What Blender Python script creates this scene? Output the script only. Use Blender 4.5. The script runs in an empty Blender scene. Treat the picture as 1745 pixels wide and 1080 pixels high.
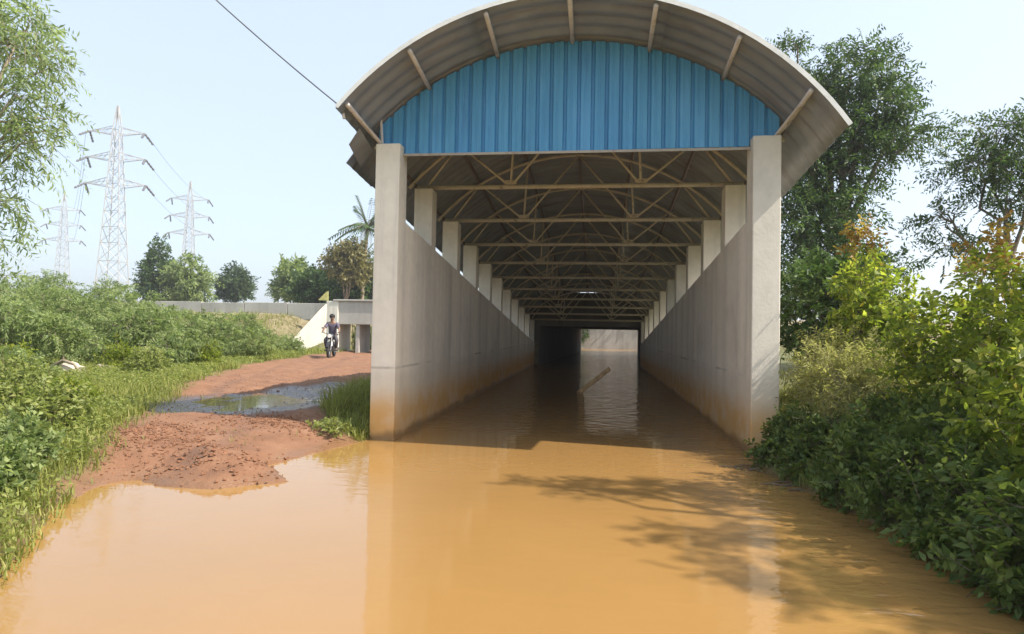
import bpy, bmesh, math, random
import numpy as np
from mathutils import Vector, Matrix

random.seed(7)
RNG = np.random.default_rng(11)
S = bpy.context.scene
COL = S.collection
R = math.radians

# ------------------------------------------------------------------ camera
cam_d = bpy.data.cameras.new('camera')
cam = bpy.data.objects.new('camera', cam_d)
COL.objects.link(cam)
yaw, pitch, roll = 0.1323, 0.0223, 0.0187
fw = Vector((-math.sin(yaw), math.cos(yaw), 0)); rt = Vector((math.cos(yaw), math.sin(yaw), 0)); up = Vector((0, 0, 1))
fw, up = fw*math.cos(pitch)+up*math.sin(pitch), up*math.cos(pitch)-fw*math.sin(pitch)
rt, up = rt*math.cos(roll)+up*math.sin(roll), up*math.cos(roll)-rt*math.sin(roll)
m = Matrix((rt, up, -fw)).transposed().to_4x4()
m.translation = (0, 0, 1.670)
cam.matrix_world = m
cam_d.sensor_width = 36; cam_d.lens = 36*1070.2/1745
cam_d.clip_start = 0.05; cam_d.clip_end = 6000
S.camera = cam

# ------------------------------------------------------------------ sky, sun, exposure
SUN = Vector((0.92, -0.15, 1.0)).normalized()
elev = math.asin(SUN.z); az = math.atan2(SUN.x, SUN.y)
w = bpy.data.worlds.new('World'); S.world = w; w.use_nodes = True
nt = w.node_tree
sky = nt.nodes.new('ShaderNodeTexSky'); sky.sky_type = 'NISHITA'; sky.sun_disc = False
sky.sun_elevation = elev; sky.sun_rotation = az
sky.air_density = 0.85; sky.dust_density = 3.2; sky.ozone_density = 1.2; sky.altitude = 100
bg = nt.nodes['Background']; bg.inputs['Strength'].default_value = 0.145
pale = nt.nodes.new('ShaderNodeMix'); pale.data_type = 'RGBA'; pale.inputs[0].default_value = 0.62   # thin bright overcast veil over the clear sky
pale.inputs[7].default_value = (2.95, 3.36, 3.72, 1)
nt.links.new(sky.outputs['Color'], pale.inputs[6]); nt.links.new(pale.outputs[2], bg.inputs['Color'])
sl = bpy.data.lights.new('sun', 'SUN'); sl.energy = 3.9; sl.angle = R(0.55); sl.color = (1.0, 0.93, 0.82)
so = bpy.data.objects.new('sun', sl); COL.objects.link(so)
so.rotation_euler = SUN.to_track_quat('Z', 'Y').to_euler(); so.location = SUN*60
S.view_settings.view_transform = 'Standard'; S.view_settings.look = 'None'
S.view_settings.exposure = 1.14; S.view_settings.gamma = 1.0
S.view_settings.use_curve_mapping = False

# ------------------------------------------------------------------ helpers
def setp(o, label=None, cat=None, group=None, kind=None):
    if label: o['label'] = label
    if cat: o['category'] = cat
    if group: o['group'] = group
    if kind: o['kind'] = kind
    return o

def link(name, me, mat=None, parent=None):
    if mat is not None and len(me.materials) == 0: me.materials.append(mat)
    o = bpy.data.objects.new(name, me); COL.objects.link(o)
    if parent: o.parent = parent
    return o

def empty(name, loc=(0, 0, 0), rz=0):
    o = bpy.data.objects.new(name, None); COL.objects.link(o)
    o.location = loc; o.rotation_euler = (0, 0, rz); o.empty_display_size = .2
    return o

def np_mesh(name, V, F, smooth=False):
    """V (n,3) ; F (m,k) int faces all with k corners"""
    V = np.asarray(V, dtype=np.float32); F = np.asarray(F, dtype=np.int32)
    me = bpy.data.meshes.new(name)
    me.vertices.add(len(V)); me.vertices.foreach_set('co', V.ravel())
    k = F.shape[1]
    me.loops.add(F.size); me.loops.foreach_set('vertex_index', F.ravel())
    me.polygons.add(len(F))
    me.polygons.foreach_set('loop_start', np.arange(0, F.size, k, dtype=np.int32))
    me.polygons.foreach_set('loop_total', np.full(len(F), k, dtype=np.int32))
    if smooth: me.polygons.foreach_set('use_smooth', np.ones(len(F), dtype=bool))
    me.update(calc_edges=True); me.validate()
    return me

class MB:
    def __init__(s): s.v = []; s.f = []
    def box(s, x0, x1, y0, y1, z0, z1):
        b = len(s.v)
        s.v += [(x0,y0,z0),(x1,y0,z0),(x1,y1,z0),(x0,y1,z0),(x0,y0,z1),(x1,y0,z1),(x1,y1,z1),(x0,y1,z1)]
        for q in ((0,3,2,1),(4,5,6,7),(0,1,5,4),(1,2,6,5),(2,3,7,6),(3,0,4,7)): s.f.append(tuple(b+i for i in q))
        return s
    def hexa(s, p):
        b = len(s.v); s.v += [tuple(q) for q in p]
        for q in ((0,3,2,1),(4,5,6,7),(0,1,5,4),(1,2,6,5),(2,3,7,6),(3,0,4,7)): s.f.append(tuple(b+i for i in q))
        return s
    def tube(s, pts, r, n=6, cap=True):
        pts = [Vector(p) for p in pts]
        rs = r if isinstance(r, (list, tuple)) else [r]*len(pts)
        b = len(s.v); ref = None
        for i, p in enumerate(pts):
            d = (pts[min(i+1, len(pts)-1)]-pts[max(i-1, 0)])
            d = d.normalized() if d.length > 1e-9 else Vector((0,0,1))
            if ref is None:
                ref = d.orthogonal().normalized()
            a = (ref-d*ref.dot(d))
            a = a.normalized() if a.length > 1e-6 else d.orthogonal().normalized()
            ref = a; c = d.cross(a)
            for k in range(n):
                t = 2*math.pi*k/n
                s.v.append(tuple(p+(a*math.cos(t)+c*math.sin(t))*rs[i]))
        for i in range(len(pts)-1):
            for k in range(n):
                s.f.append((b+i*n+k, b+i*n+(k+1)%n, b+(i+1)*n+(k+1)%n, b+(i+1)*n+k))
        if cap:
            s.f.append(tuple(b+k for k in reversed(range(n))))
            e = b+(len(pts)-1)*n
            s.f.append(tuple(e+k for k in range(n)))
        return s
    def prism(s, prof, axis_off):
        """closed profile (list of 3d points), extruded by vector"""
        b = len(s.v); n = len(prof); o = Vector(axis_off)
        s.v += [tuple(p) for p in prof]; s.v += [tuple(Vector(p)+o) for p in prof]
        s.f.append(tuple(b+i for i in range(n))); s.f.append(tuple(b+n+i for i in reversed(range(n))))
        for i in range(n): s.f.append((b+i, b+n+i, b+n+(i+1)%n, b+(i+1)%n))
        return s
    def blob(s, c, r, seed=0, sub=1):
        bm = bmesh.new(); bmesh.ops.create_icosphere(bm, subdivisions=sub, radius=1)
        g = random.Random(seed); b = len(s.v)
        for v in bm.verts:
            k = 1+g.uniform(-.28, .22)
            s.v.append((c[0]+v.co.x*r[0]*k, c[1]+v.co.y*r[1]*k, c[2]+v.co.z*r[2]*k))
        for f in bm.faces: s.f.append(tuple(b+v.index for v in f.verts))
        bm.free(); return s
    def mesh(s, name, smooth=False, fix=True):
        me = bpy.data.meshes.new(name); me.from_pydata(s.v, [], s.f)
        if fix:
            bm = bmesh.new(); bm.from_mesh(me); bmesh.ops.recalc_face_normals(bm, faces=bm.faces); bm.to_mesh(me); bm.free()
        if smooth:
            for p in me.polygons: p.use_smooth = True
        me.update(); return me
    def build(s, name, mat, parent=None, smooth=False, bevel=0):
        o = link(name, s.mesh(name, smooth), mat, parent)
        if bevel:
            bv = o.modifiers.new('bevel', 'BEVEL'); bv.width = bevel; bv.segments = 2; bv.limit_method = 'ANGLE'
        return o

# ------------------------------------------------------------------ materials
class NT:
    def __init__(s, name):
        s.m = bpy.data.materials.new(name); s.m.use_nodes = True
        s.t = s.m.node_tree; s.b = s.t.nodes['Principled BSDF']; s.out = s.t.nodes['Material Output']
    def n(s, typ, **kw):
        o = s.t.nodes.new(typ)
        for k, v in kw.items():
            if k in o.inputs.keys() if False else False: pass
            setattr(o, k, v)
        return o
    def L(s, a, b): s.t.links.new(a, b)
    def noise(s, scale, detail=4, rough=.55, vec=None, stretch=None, coord='Object', distortion=0):
        n = s.t.nodes.new('ShaderNodeTexNoise'); n.inputs['Scale'].default_value = scale
        n.inputs['Detail'].default_value = detail; n.inputs['Roughness'].default_value = rough
        n.inputs['Distortion'].default_value = distortion
        if vec is None: vec = s.coord(coord, stretch)
        s.L(vec, n.inputs['Vector']); return n.outputs['Fac']
    def coord(s, which='Object', stretch=None):
        if which == 'World':
            c = s.t.nodes.new('ShaderNodeNewGeometry'); o = c.outputs['Position']
        else:
            c = s.t.nodes.new('ShaderNodeTexCoord'); o = c.outputs[which]
        if stretch:
            mp = s.t.nodes.new('ShaderNodeMapping'); mp.inputs['Scale'].default_value = stretch
            s.L(o, mp.inputs['Vector']); o = mp.outputs['Vector']
        return o
    def ramp(s, fac, stops):
        r = s.t.nodes.new('ShaderNodeValToRGB'); e = r.color_ramp.elements
        while len(e) < len(stops): e.new(.5)
        for i, (p, c) in enumerate(stops):
            e[i].position = p; e[i].color = (c[0], c[1], c[2], 1) if not isinstance(c, (int, float)) else (c, c, c, 1)
        s.L(fac, r.inputs['Fac']); return r.outputs['Color']
    def mix(s, fac, a, b, mode='MIX'):
        x = s.t.nodes.new('ShaderNodeMix'); x.data_type = 'RGBA'; x.blend_type = mode
        for sock, v in ((x.inputs[0], fac), (x.inputs[6], a), (x.inputs[7], b)):
            if isinstance(v, (int, float)): sock.default_value = v
            elif isinstance(v, tuple): sock.default_value = (v[0], v[1], v[2], 1)
            else: s.L(v, sock)
        return x.outputs[2]
    def math(s, op, a, b=0.0, clamp=False):
        x = s.t.nodes.new('ShaderNodeMath'); x.operation = op; x.use_clamp = clamp
        for sock, v in ((x.inputs[0], a), (x.inputs[1], b)):
            if isinstance(v, (int, float)): sock.default_value = v
            else: s.L(v, sock)
        return x.outputs[0]
    def sep(s, v):
        x = s.t.nodes.new('ShaderNodeSeparateXYZ'); s.L(v, x.inputs[0]); return x.outputs
    def maprange(s, v, a, b, c=0., d=1.):
        x = s.t.nodes.new('ShaderNodeMapRange'); x.interpolation_type = 'SMOOTHSTEP'
        s.L(v, x.inputs[0])
        for i, q in enumerate((a, b, c, d)): x.inputs[1+i].default_value = q
        return x.outputs[0]
    def bump(s, h, strength=.4, dist=.02):
        b = s.t.nodes.new('ShaderNodeBump'); b.inputs['Strength'].default_value = strength; b.inputs['Distance'].default_value = dist
        s.L(h, b.inputs['Height']); s.L(b.outputs['Normal'], s.b.inputs['Normal']); return b
    def col(s, v):
        if isinstance(v, tuple): s.b.inputs['Base Color'].default_value = (v[0], v[1], v[2], 1)
        else: s.L(v, s.b.inputs['Base Color'])
    def rough(s, v):
        if isinstance(v, (int, float)): s.b.inputs['Roughness'].default_value = v
        else: s.L(v, s.b.inputs['Roughness'])

def simple(name, c, rough=.6, metal=0, var=.25, scale=6, bump=.15):
    t = NT(name); f = t.noise(scale, 5)
    lo = tuple(x*(1-var) for x in c); hi = tuple(min(1, x*(1+var)) for x in c)
    t.col(t.ramp(f, [(.3, lo), (.7, hi)])); t.rough(rough); t.b.inputs['Metallic'].default_value = metal
    if bump: t.bump(t.noise(scale*4, 4), bump, .01)
    return t.m

def mat_concrete(name, base, stained=True, warm=(.36, .26, .15)):
    t = NT(name); pos = t.coord('World')
    f1 = t.noise(.9, 6, .6, pos); f2 = t.noise(7, 5, .6, pos)
    c = t.ramp(f1, [(.25, tuple(x*.8 for x in base)), (.55, base), (.8, tuple(min(1, x*1.12) for x in base))])
    c = t.mix(.35, c, t.ramp(f2, [(.3, tuple(x*.82 for x in base)), (.7, tuple(min(1, x*1.1) for x in base))]))
    # vertical run-down streaks
    st = t.noise(1, 5, .65, t.coord('World', (5.0, 2.2, .22)))
    c = t.mix(t.maprange(st, .52, .78, 0, .5), c, tuple(x*.55 for x in base))
    vb = t.noise(1, 3, .6, t.coord('World', (.9, 1.15, .02)))
    c = t.mix(1.0, c, t.ramp(vb, [(.3, .80), (.5, 1.0), (.72, 1.14)]), 'MULTIPLY')
    pt = t.noise(.75, 5, .7, pos, distortion=.4)
    c = t.mix(t.maprange(pt, .58, .70, 0, .35), c, tuple(x*.62 for x in base))
    if stained:
        z = t.sep(pos)[2]
        wob = t.math('MULTIPLY', t.math('SUBTRACT', t.noise(1.6, 4, .6, pos), .5), .34)
        zz = t.math('ADD', z, wob)
        hw = t.maprange(zz, .92, 1.16, 1, 0)                       # old flood line
        c = t.mix(t.math('MULTIPLY', hw, .45), c, tuple(b*.5+q*.5 for b, q in zip(base, warm)))
        ln = t.math('MULTIPLY', t.maprange(z, 1.05, 1.075, 0, 1), t.maprange(z, 1.085, 1.11, 1, 0))
        c = t.mix(t.math('MULTIPLY', ln, t.maprange(t.noise(1.1, 4, .6, pos), .45, .65, 0, .45)), c, (.13, .10, .07))
        lo = t.maprange(zz, .30, .85, 1, 0)
        c = t.mix(t.math('MULTIPLY', lo, t.maprange(t.noise(2.3, 5, .6, pos), .3, .6, .45, .95)), c, (.60, .29, .07))
        yl = t.maprange(zz, .45, 1.0, 1, 0); c = t.mix(t.math('MULTIPLY', yl, .30), c, (.62, .44, .18))
        wet = t.maprange(zz, .03, .16, 1, 0)
        c = t.mix(t.math('MULTIPLY', wet, .7), c, (.20, .11, .045))
        t.rough(t.maprange(zz, .05, .25, .45, .85))
    else: t.rough(.85)
    t.col(c); t.bump(t.noise(22, 6, .6, pos), .22, .012)
    return t.m

M = {}
M['concrete'] = mat_concrete('concrete_wall', (.76, .695, .60))
M['plaster'] = mat_concrete('pier_paint', (.79, .73, .63))
M['old_concrete'] = mat_concrete('bridge_concrete', (.44, .42, .38), False)
M['white_wash'] = mat_concrete('white_wash', (.70, .67, .58), False)
M['far_wall'] = mat_concrete('far_wall_concrete', (.36, .345, .31), False)
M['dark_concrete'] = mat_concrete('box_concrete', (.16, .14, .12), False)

def mat_steel(name, c):
    t = NT(name); f = t.noise(5, 5)
    r = t.maprange(t.noise(9, 6, .7), .55, .72, 0, .8)
    t.col(t.mix(r, t.ramp(f, [(.3, tuple(x*.8 for x in c)), (.7, c)]), (.20, .10, .06))); t.rough(.6)
    return t.m
M['truss'] = mat_steel('truss_paint', (.62, .54, .41))
M['dark_purlin'] = mat_steel('shaded_purlin', (.16, .12, .095))  # same purlins, darkened in colour for the shade inside the roof
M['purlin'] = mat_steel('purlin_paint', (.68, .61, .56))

def mat_sheet():
    t = NT('roof_sheet_metal'); pos = t.coord('World')
    f = t.noise(1.3, 5, .6, pos)
    c = t.ramp(f, [(.25, (.20, .205, .215)), (.5, (.275, .285, .30)), (.8, (.36, .37, .385))])
    st = t.noise(1, 4, .6, t.coord('World', (.5, 6, .5)))
    c = t.mix(t.maprange(st, .5, .75, 0, .6), c, (.15, .105, .08))
    t.col(c); t.rough(.5); t.b.inputs['Metallic'].default_value = .15
    return t.m
M['sheet'] = mat_sheet()

def mat_blue():
    t = NT('blue_sheet_paint'); pos = t.coord('World')
    oi = t.t.nodes.new('ShaderNodeObjectInfo').outputs['Random']
    f = t.noise(1.5, 5, .6, t.coord('World', (2.5, 1, .5)))
    c = t.ramp(f, [(.25, (.055, .23, .47)), (.5, (.08, .315, .59)), (.8, (.13, .39, .68))])
    c = t.mix(t.math('MULTIPLY', oi, .35), c, (.055, .25, .38))
    sp = t.maprange(t.noise(14, 5, .7, pos), .66, .76, 0, .5)
    c = t.mix(sp, c, (.22, .33, .40))
    t.col(c); t.rough(.5); return t.m
M['blue'] = mat_blue()
M['rail'] = mat_steel('gable_rail_paint', (.40, .36, .30))
M['trim'] = simple('white_trim', (.75, .74, .70), .5, 0, .1)

def mat_leaf(name, dark, light, trans=.4, rough=.5, yellow=None):
    t = NT(name)
    g = t.t.nodes.new('ShaderNodeNewGeometry'); oi = t.t.nodes.new('ShaderNodeObjectInfo')
    r = t.math('FRACT', t.math('ADD', g.outputs['Random Per Island'], oi.outputs['Random']))
    st = [(0, dark), (.55, tuple((a+b)/2 for a, b in zip(dark, light))), (.9, light)]
    if yellow: st.append((1.0, yellow))
    c = t.ramp(r, st)
    t.col(c); t.rough(rough); t.b.inputs['Specular IOR Level'].default_value = .35
    tr = t.t.nodes.new('ShaderNodeBsdfTranslucent')
    t.L(t.mix(.5, c, (.9, 1.0, .3), 'MULTIPLY'), tr.inputs['Color'])
    mx = t.t.nodes.new('ShaderNodeMixShader'); mx.inputs[0].default_value = trans
    t.L(t.b.outputs[0], mx.inputs[1]); t.L(tr.outputs[0], mx.inputs[2]); t.L(mx.outputs[0], t.out.inputs['Surface'])
    return t.m
M['leaf_dark'] = mat_leaf('leaf_dark', (.04, .085, .028), (.11, .17, .045), .45)
M['leaf_mid'] = mat_leaf('leaf_mid', (.09, .15, .035), (.22, .28, .07), .5)
M['leaf_bright'] = mat_leaf('leaf_bright', (.15, .22, .028), (.42, .47, .07), .65, .4, (.52, .46, .09))
M['leaf_feather'] = mat_leaf('leaf_feather', (.17, .24, .09), (.38, .45, .18), .55)
M['leaf_mint'] = mat_leaf('leaf_mint', (.19, .265, .11), (.39, .46, .22), .6)
M['leaf_pale'] = mat_leaf('leaf_pale', (.20, .245, .065), (.38, .42, .13), .55, .5, (.46, .45, .17))
M['leaf_red'] = mat_leaf('leaf_red', (.24, .12, .035), (.36, .27, .06), .5)
M['leaf_far'] = mat_leaf('leaf_far', (.05, .09, .035), (.11, .16, .06), .3)
M['grass'] = mat_leaf('grass_blade', (.18, .215, .045), (.37, .38, .10), .5, .55, (.45, .40, .17))
M['grass_dry'] = mat_leaf('grass_dry', (.28, .29, .10), (.48, .46, .19), .65, .6, (.42, .36, .18))
M['leaf_brown'] = mat_leaf('leaf_brown', (.15, .14, .055), (.28, .25, .11), .35)
M['bark'] = simple('bark', (.16, .12, .085), .9, 0, .4, 8, .6)
M['bark_pale'] = simple('bark_pale', (.27, .22, .16), .9, 0, .35, 8, .5)
M['pylon'] = simple('galvanised_steel', (.5, .49, .48), .5, .3, .1, 2, 0)
M['insul'] = simple('insulator_glaze', (.12, .115, .12), .3, 0, .2, 4, 0)
M['cable'] = simple('cable_sheath', (.10, .10, .11), .6, 0, .1, 4, 0)
M['stone'] = simple('pale_stone', (.55, .48, .40), .9, 0, .25, 5, .5)
M['clod'] = simple('dirt_clod', (.19, .088, .046), .95, 0, .35, 9, .6)
M['plank'] = simple('weathered_plank', (.80, .54, .28), .8, 0, .3, 7, .4)

# ------------------------------------------------------------------ fields for the ground
def fbm(x, y, s, seed, octs=4):
    g = np.random.default_rng(seed); r = np.zeros_like(x); a = 1.0; tot = 0
    for o in range(octs):
        for k in range(3):
            t = g.uniform(0, 6.283); p = g.uniform(0, 6.283); f = s*(2**o)*g.uniform(.75, 1.3)
            q = g.uniform(0, 6.283)
            r = r+a*np.sin((x*math.cos(t)+y*math.sin(t))*f+p+1.3*np.sin((x*math.cos(q)+y*math.sin(q))*f*.6+p))
        tot += a*1.7; a *= .55
    return r/tot

def sdf(x, y, poly):
    P = np.array(poly); d = np.full(x.shape, 1e9); ins = np.zeros(x.shape, bool)
    for i in range(len(P)):
        a, b = P[i], P[(i+1) % len(P)]; e = b-a
        t = np.clip(((x-a[0])*e[0]+(y-a[1])*e[1])/(e@e+1e-12), 0, 1)
        d = np.minimum(d, np.hypot(x-a[0]-t*e[0], y-a[1]-t*e[1]))
        c = ((a[1] > y) != (b[1] > y))
        xx = (b[0]-a[0])*(y-a[1])/((b[1]-a[1]) if abs(b[1]-a[1]) > 1e-12 else 1e-12)+a[0]
        ins ^= c & (x < xx)
    return np.where(ins, -d, d)

WATER = [(-2.2,-9),(-2.9,0),(-3.25,2.4),(-3.69,3.53),(-4.23,4.33),(-4.75,5.1),(-5.05,5.95),(-4.85,6.2),(-4.4,5.98),(-3.82,5.98),(-3.3,6.3),
         (-3.18,6.5),(-3.5,6.75),(-3.78,7.1),(-3.65,7.9),(-3.45,8.6),(-3.3,9.0),(-3.2,9.4),(-3.2,31.2),(-2.8,32),(-1.5,57),(-1.6,66),
         (5.4,66),(4.2,57),(2.5,32),(2.3,31),(2.3,9.3),(2.1,8.7),(2.3,7.3),(2.6,5.7),(2.8,4.2),(3.0,2),(3.2,-9)]
DIRT = [(-4.4,4.9),(-4.95,5.3),(-5.55,6.6),(-6.9,8.9),(-7.9,10.6),(-9.6,14.5),(-10.9,18.5),(-12.1,25),(-12.7,30.5),(-12.4,36),(-9.4,36),
        (-9.2,30),(-6.6,24),(-5.2,18),(-5.1,11.6),(-4.5,9.9),(-3.9,8.9),(-3.1,8.6),(-2.0,8),(-2.0,5)]
WET = [(-8.4,9.3),(-6.5,8.95),(-5.1,9.4),(-4.6,11.2),(-5.0,13.6),(-6.3,15.0),(-7.2,13.0),(-7.9,11.2)]
BUILD = [(-3.2,9.3),(2.36,9.3),(2.36,31.2),(2.5,31.2),(4.2,57),(5.3,65.9),(-1.5,65.9),(-1.45,57),(-2.8,31.2),(-3.2,31.2)]

def sstep(v, a, b):
    t = np.clip((v-a)/(b-a), 0, 1); return t*t*(3-2*t)

def fields(x, y):
    sw = sdf(x, y, WATER)+.16*fbm(x, y, 1.5, 77)*sstep(x, .8, 1.8)*sstep(-y, -9, -8)+.07*fbm(x, y, 2.2, 3)+.035*fbm(x, y, 7, 4)
    near_ = sstep(y+.25*fbm(x, y, 2.0, 78), 5.0, 5.7)
    near_ = np.maximum(near_, sstep(x, -4.5, -4.1))
    dirt = near_*(1-sstep(sdf(x, y, DIRT)+.28*fbm(x, y, 1.3, 5)+.15*fbm(x, y, 5, 6), -.25, .3))
    wet = 1-sstep(sdf(x, y, WET)+.25*fbm(x, y, 1.6, 8)+.12*fbm(x, y, 5, 9), -.4, .15)
    sp = np.maximum(sw, 0)
    left = .36*(1-np.exp(-sp/1.1))+.12*sstep(-x, 5, 14)*sstep(sp, .3, 3)
    right = .62*(1-np.exp(-sp/.6))+.3*sstep(sp, .8, 3)
    side = sstep(x, -.6, .6)
    h = left*(1-side)+right*side
    h = h+.035*fbm(x, y, .9, 21)*sstep(sp, .2, 1.5)
    h = h+dirt*(.028*fbm(x, y, 4.2, 22)+.016*fbm(x, y, 13, 23))*sstep(sp, 0, .25)
    # wheel ruts of the track
    h = h-.05*wet*sstep(sp, .2, 1)
    pc_ = np.array([(-4.9,5.6),(-5.6,8.0),(-6.5,10.2),(-7.7,14),(-9.2,18.5),(-10.6,24),(-11.2,30)]); dd = np.full(x.shape, 1e9)
    for i in range(len(pc_)-1):
        a_, e_ = pc_[i], pc_[i+1]-pc_[i]; t_ = np.clip(((x-a_[0])*e_[0]+(y-a_[1])*e_[1])/(e_@e_), 0, 1)
        dd = np.minimum(dd, np.hypot(x-a_[0]-t_*e_[0], y-a_[1]-t_*e_[1]))
    rut = np.exp(-((dd-.66+.06*fbm(x, y, 1.1, 61))/.15)**2)
    h = h-.055*rut*dirt*sstep(sp, .15, .8)*(.6+.4*fbm(x, y, .8, 62))
    wet = np.clip(wet+.38*rut*dirt*sstep(fbm(x, y, .7, 63), -.5, .6), 0, 1)
    # shallow wet hollow in the track
    rr = np.hypot((x+6.3)/1.7, (y-11.2)/1.9)
    bas = .25+.10*(rr-.58)+.03*fbm(x, y, 4.5, 65)+.022*fbm(x, y, 11, 66)
    kk = sstep(rr, 1.0, 1.55); h = np.where(rr < 1.6, h*kk+bas*(1-kk), h)
    # mound of loose soil by the water
    h = h+.10*np.exp(-(((x+4.25)/.75)**2+((y-6.75)/.5)**2))*(.7+.6*fbm(x, y, 9, 24))
    h = np.where(sw < 0, -.03-np.minimum(.7, .42*(-sw)), h)
    # railway embankment crossing behind the covered ramp
    st_ = 26.4+2.9*sstep(x, -16.5, -14.6)
    emb_l = sstep((y-st_)/(31.2-st_), 0, 1)*(1-sstep(y, 57, 61))
    emb_n = sstep(y, 35.5, 37.5)*(1-sstep(y, 57, 61))
    notch = (x > -13.4) & (x < -8.9)
    emb_w = sstep(y, 30.25, 30.7)*(1-sstep(y, 57, 61))
    e = np.where(x < -13.4, emb_l, np.where(notch, emb_n, emb_w))
    hb = 2.42+.05*fbm(x, y, 1.1, 31)
    h = h*(1-e)+hb*e
    bl = sdf(x, y, BUILD)
    h = np.where(bl < 0, -2.2, h)
    # far gentle undulation
    far = sstep(np.hypot(x, y), 70, 300)
    h = h*(1-far)+far*(.4+1.2*fbm(x, y, .012, 41))
    return h, sw, dirt, wet, e

def axis(lo, hi, step, ends, grow=1.16):
    mid = list(np.arange(lo, hi+1e-6, step)); out = []
    s = step; v = lo
    while v > ends[0]: s *= grow; v -= s; out.append(v)
    out = out[::-1]+mid; s = step; v = mid[-1]
    while v < ends[1]: s *= grow; v += s; out.append(v)
    return np.array(out)

gx = axis(-14.5, 6, .11, (-2500, 2500)); gy = axis(.5, 17, .11, (-2500, 2500), 1.045)
X, Y = np.meshgrid(gx, gy); H, SW, DI, WE, EM = fields(X, Y)
nx, ny = len(gx), len(gy)
idx = np.arange(nx*ny).reshape(ny, nx)
F = np.stack([idx[:-1,:-1], idx[:-1,1:], idx[1:,1:], idx[1:,:-1]], -1).reshape(-1, 4)
gme = np_mesh('ground', np.stack([X, Y, H], -1).reshape(-1, 3), F, True)
for nm, arr in (('dirt', DI), ('wet', WE), ('bank', EM)):
    a = gme.attributes.new(nm, 'FLOAT', 'POINT'); a.data.foreach_set('value', arr.ravel().astype(np.float32))

def mat_ground():
    t = NT('ground_soil'); pos = t.coord('World')
    def attr(n):
        a = t.t.nodes.new('ShaderNodeAttribute'); a.attribute_name = n; return a.outputs['Fac']
    f1 = t.noise(.8, 6, .6, pos); f2 = t.noise(9, 6, .65, pos); f3 = t.noise(2.6, 5, .6, pos)
    d = t.ramp(f3, [(.25, (.15, .070, .036)), (.5, (.21, .100, .052)), (.75, (.265, .140, .078))])
    d = t.mix(t.maprange(f2, .5, .75, 0, .55), d, (.15, .08, .045))
    d = t.mix(t.maprange(f1, .5, .7, 0, .35), d, (.22, .115, .062))
    g = t.ramp(f2, [(.25, (.055, .055, .02)), (.6, (.12, .125, .04)), (.85, (.20, .17, .075))])
    b = t.ramp(f2, [(.25, (.26, .18, .12)), (.7, (.42, .33, .23))])
    c = t.mix(attr('dirt'), g, d)
    c = t.mix(t.math('MULTIPLY', attr('bank'), .7), c, b)
    wet = attr('wet')
    c = t.mix(t.math('MULTIPLY', wet, .92), c, (.075, .05, .042))
    z = t.sep(pos)[2]
    shore = t.maprange(z, .02, .11, 1, 0)
    c = t.mix(t.math('MULTIPLY', shore, .55), c, (.20, .105, .05))
    t.col(c)
    wetr = t.math('MAXIMUM', t.math('MULTIPLY', wet, 1.0), t.math('MULTIPLY', shore, .8))
    t.rough(t.maprange(wetr, .2, .9, .92, .20))
    hh = t.math('ADD', t.math('MULTIPLY', t.noise(16, 7, .68, pos), 1.0), t.math('MULTIPLY', t.noise(55, 3, .6, pos), .35))
    t.bump(hh, .5, .04)
    return t.m
M['ground'] = mat_ground()
setp(link('ground', gme, M['ground']), kind='structure')

def hz(x, y):
    x = np.atleast_1d(np.asarray(x, float)); y = np.atleast_1d(np.asarray(y, float))
    return fields(x, y)[0]

# ------------------------------------------------------------------ water
def mat_water(name, base, ripple):
    t = NT(name); pos = t.coord('World')
    f = t.noise(.35, 4, .55, pos)
    t.col(t.ramp(f, [(.3, tuple(x*.93 for x in base)), (.7, tuple(min(1, x*1.06) for x in base))]))
    t.rough(.045); t.b.inputs['IOR'].default_value = 1.62
    p = t.sep(pos)
    tun = t.math('MULTIPLY', t.maprange(p[1], 9.5, 12.5, 0, 1), t.maprange(p[1], 40, 55, 1, .4))
    rgt = t.maprange(p[0], .6, 2.4, 0, .35)
    amt = t.math('ADD', t.math('MAXIMUM', tun, rgt), .05)
    rp = t.noise(1, 3, .5, t.coord('World', (3.2, 6.5, 1)), distortion=.6)
    b = t.t.nodes.new('ShaderNodeBump'); b.inputs['Distance'].default_value = ripple
    t.L(t.math('MULTIPLY', amt, 1.0), b.inputs['Strength']); t.L(rp, b.inputs['Height'])
    t.L(b.outputs['Normal'], t.b.inputs['Normal'])
    return t.m
M['water'] = mat_water('muddy_water', (.305, .170, .056), .05)
M['puddle'] = mat_water('puddle_water', (.20, .125, .085), .004)
wme = np_mesh('flood_water', [(-7,-9,0),(5.5,-9,0),(5.5,9,0),(-7,9,0)], [(0,1,2,3)])
wv = [(-7.5,-9,0),(4.2,-9,0),(3.6,9.25,0),(-7.5,9.25,0),(-3.3,9.25,0),(2.45,9.25,0),(2.45,31.3,0),(-3.3,31.3,0),(4.6,57,0),(-2,57,0),(5.6,66.5,0),(-1.8,66.5,0)]
bm = bmesh.new(); vs = [bm.verts.new(v) for v in wv]
for f in ((0,1,2,5,4,3),(4,5,6,7),(7,6,8,9),(9,8,10,11)): bm.faces.new([vs[i] for i in f])
bm.to_mesh(wme) ; bm.free()
setp(link('flood_water', wme, M['water']), kind='structure')
pang = np.linspace(0, 2*math.pi, 32, endpoint=False); pme = bpy.data.meshes.new('rain_puddle')
pme.from_pydata([(-6.3+1.02*1.7*math.cos(q), 11.2+1.02*1.9*math.sin(q), .25) for q in pang], [], [tuple(range(32))])
setp(link('rain_puddle', pme, M['puddle']), kind='structure')

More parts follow.
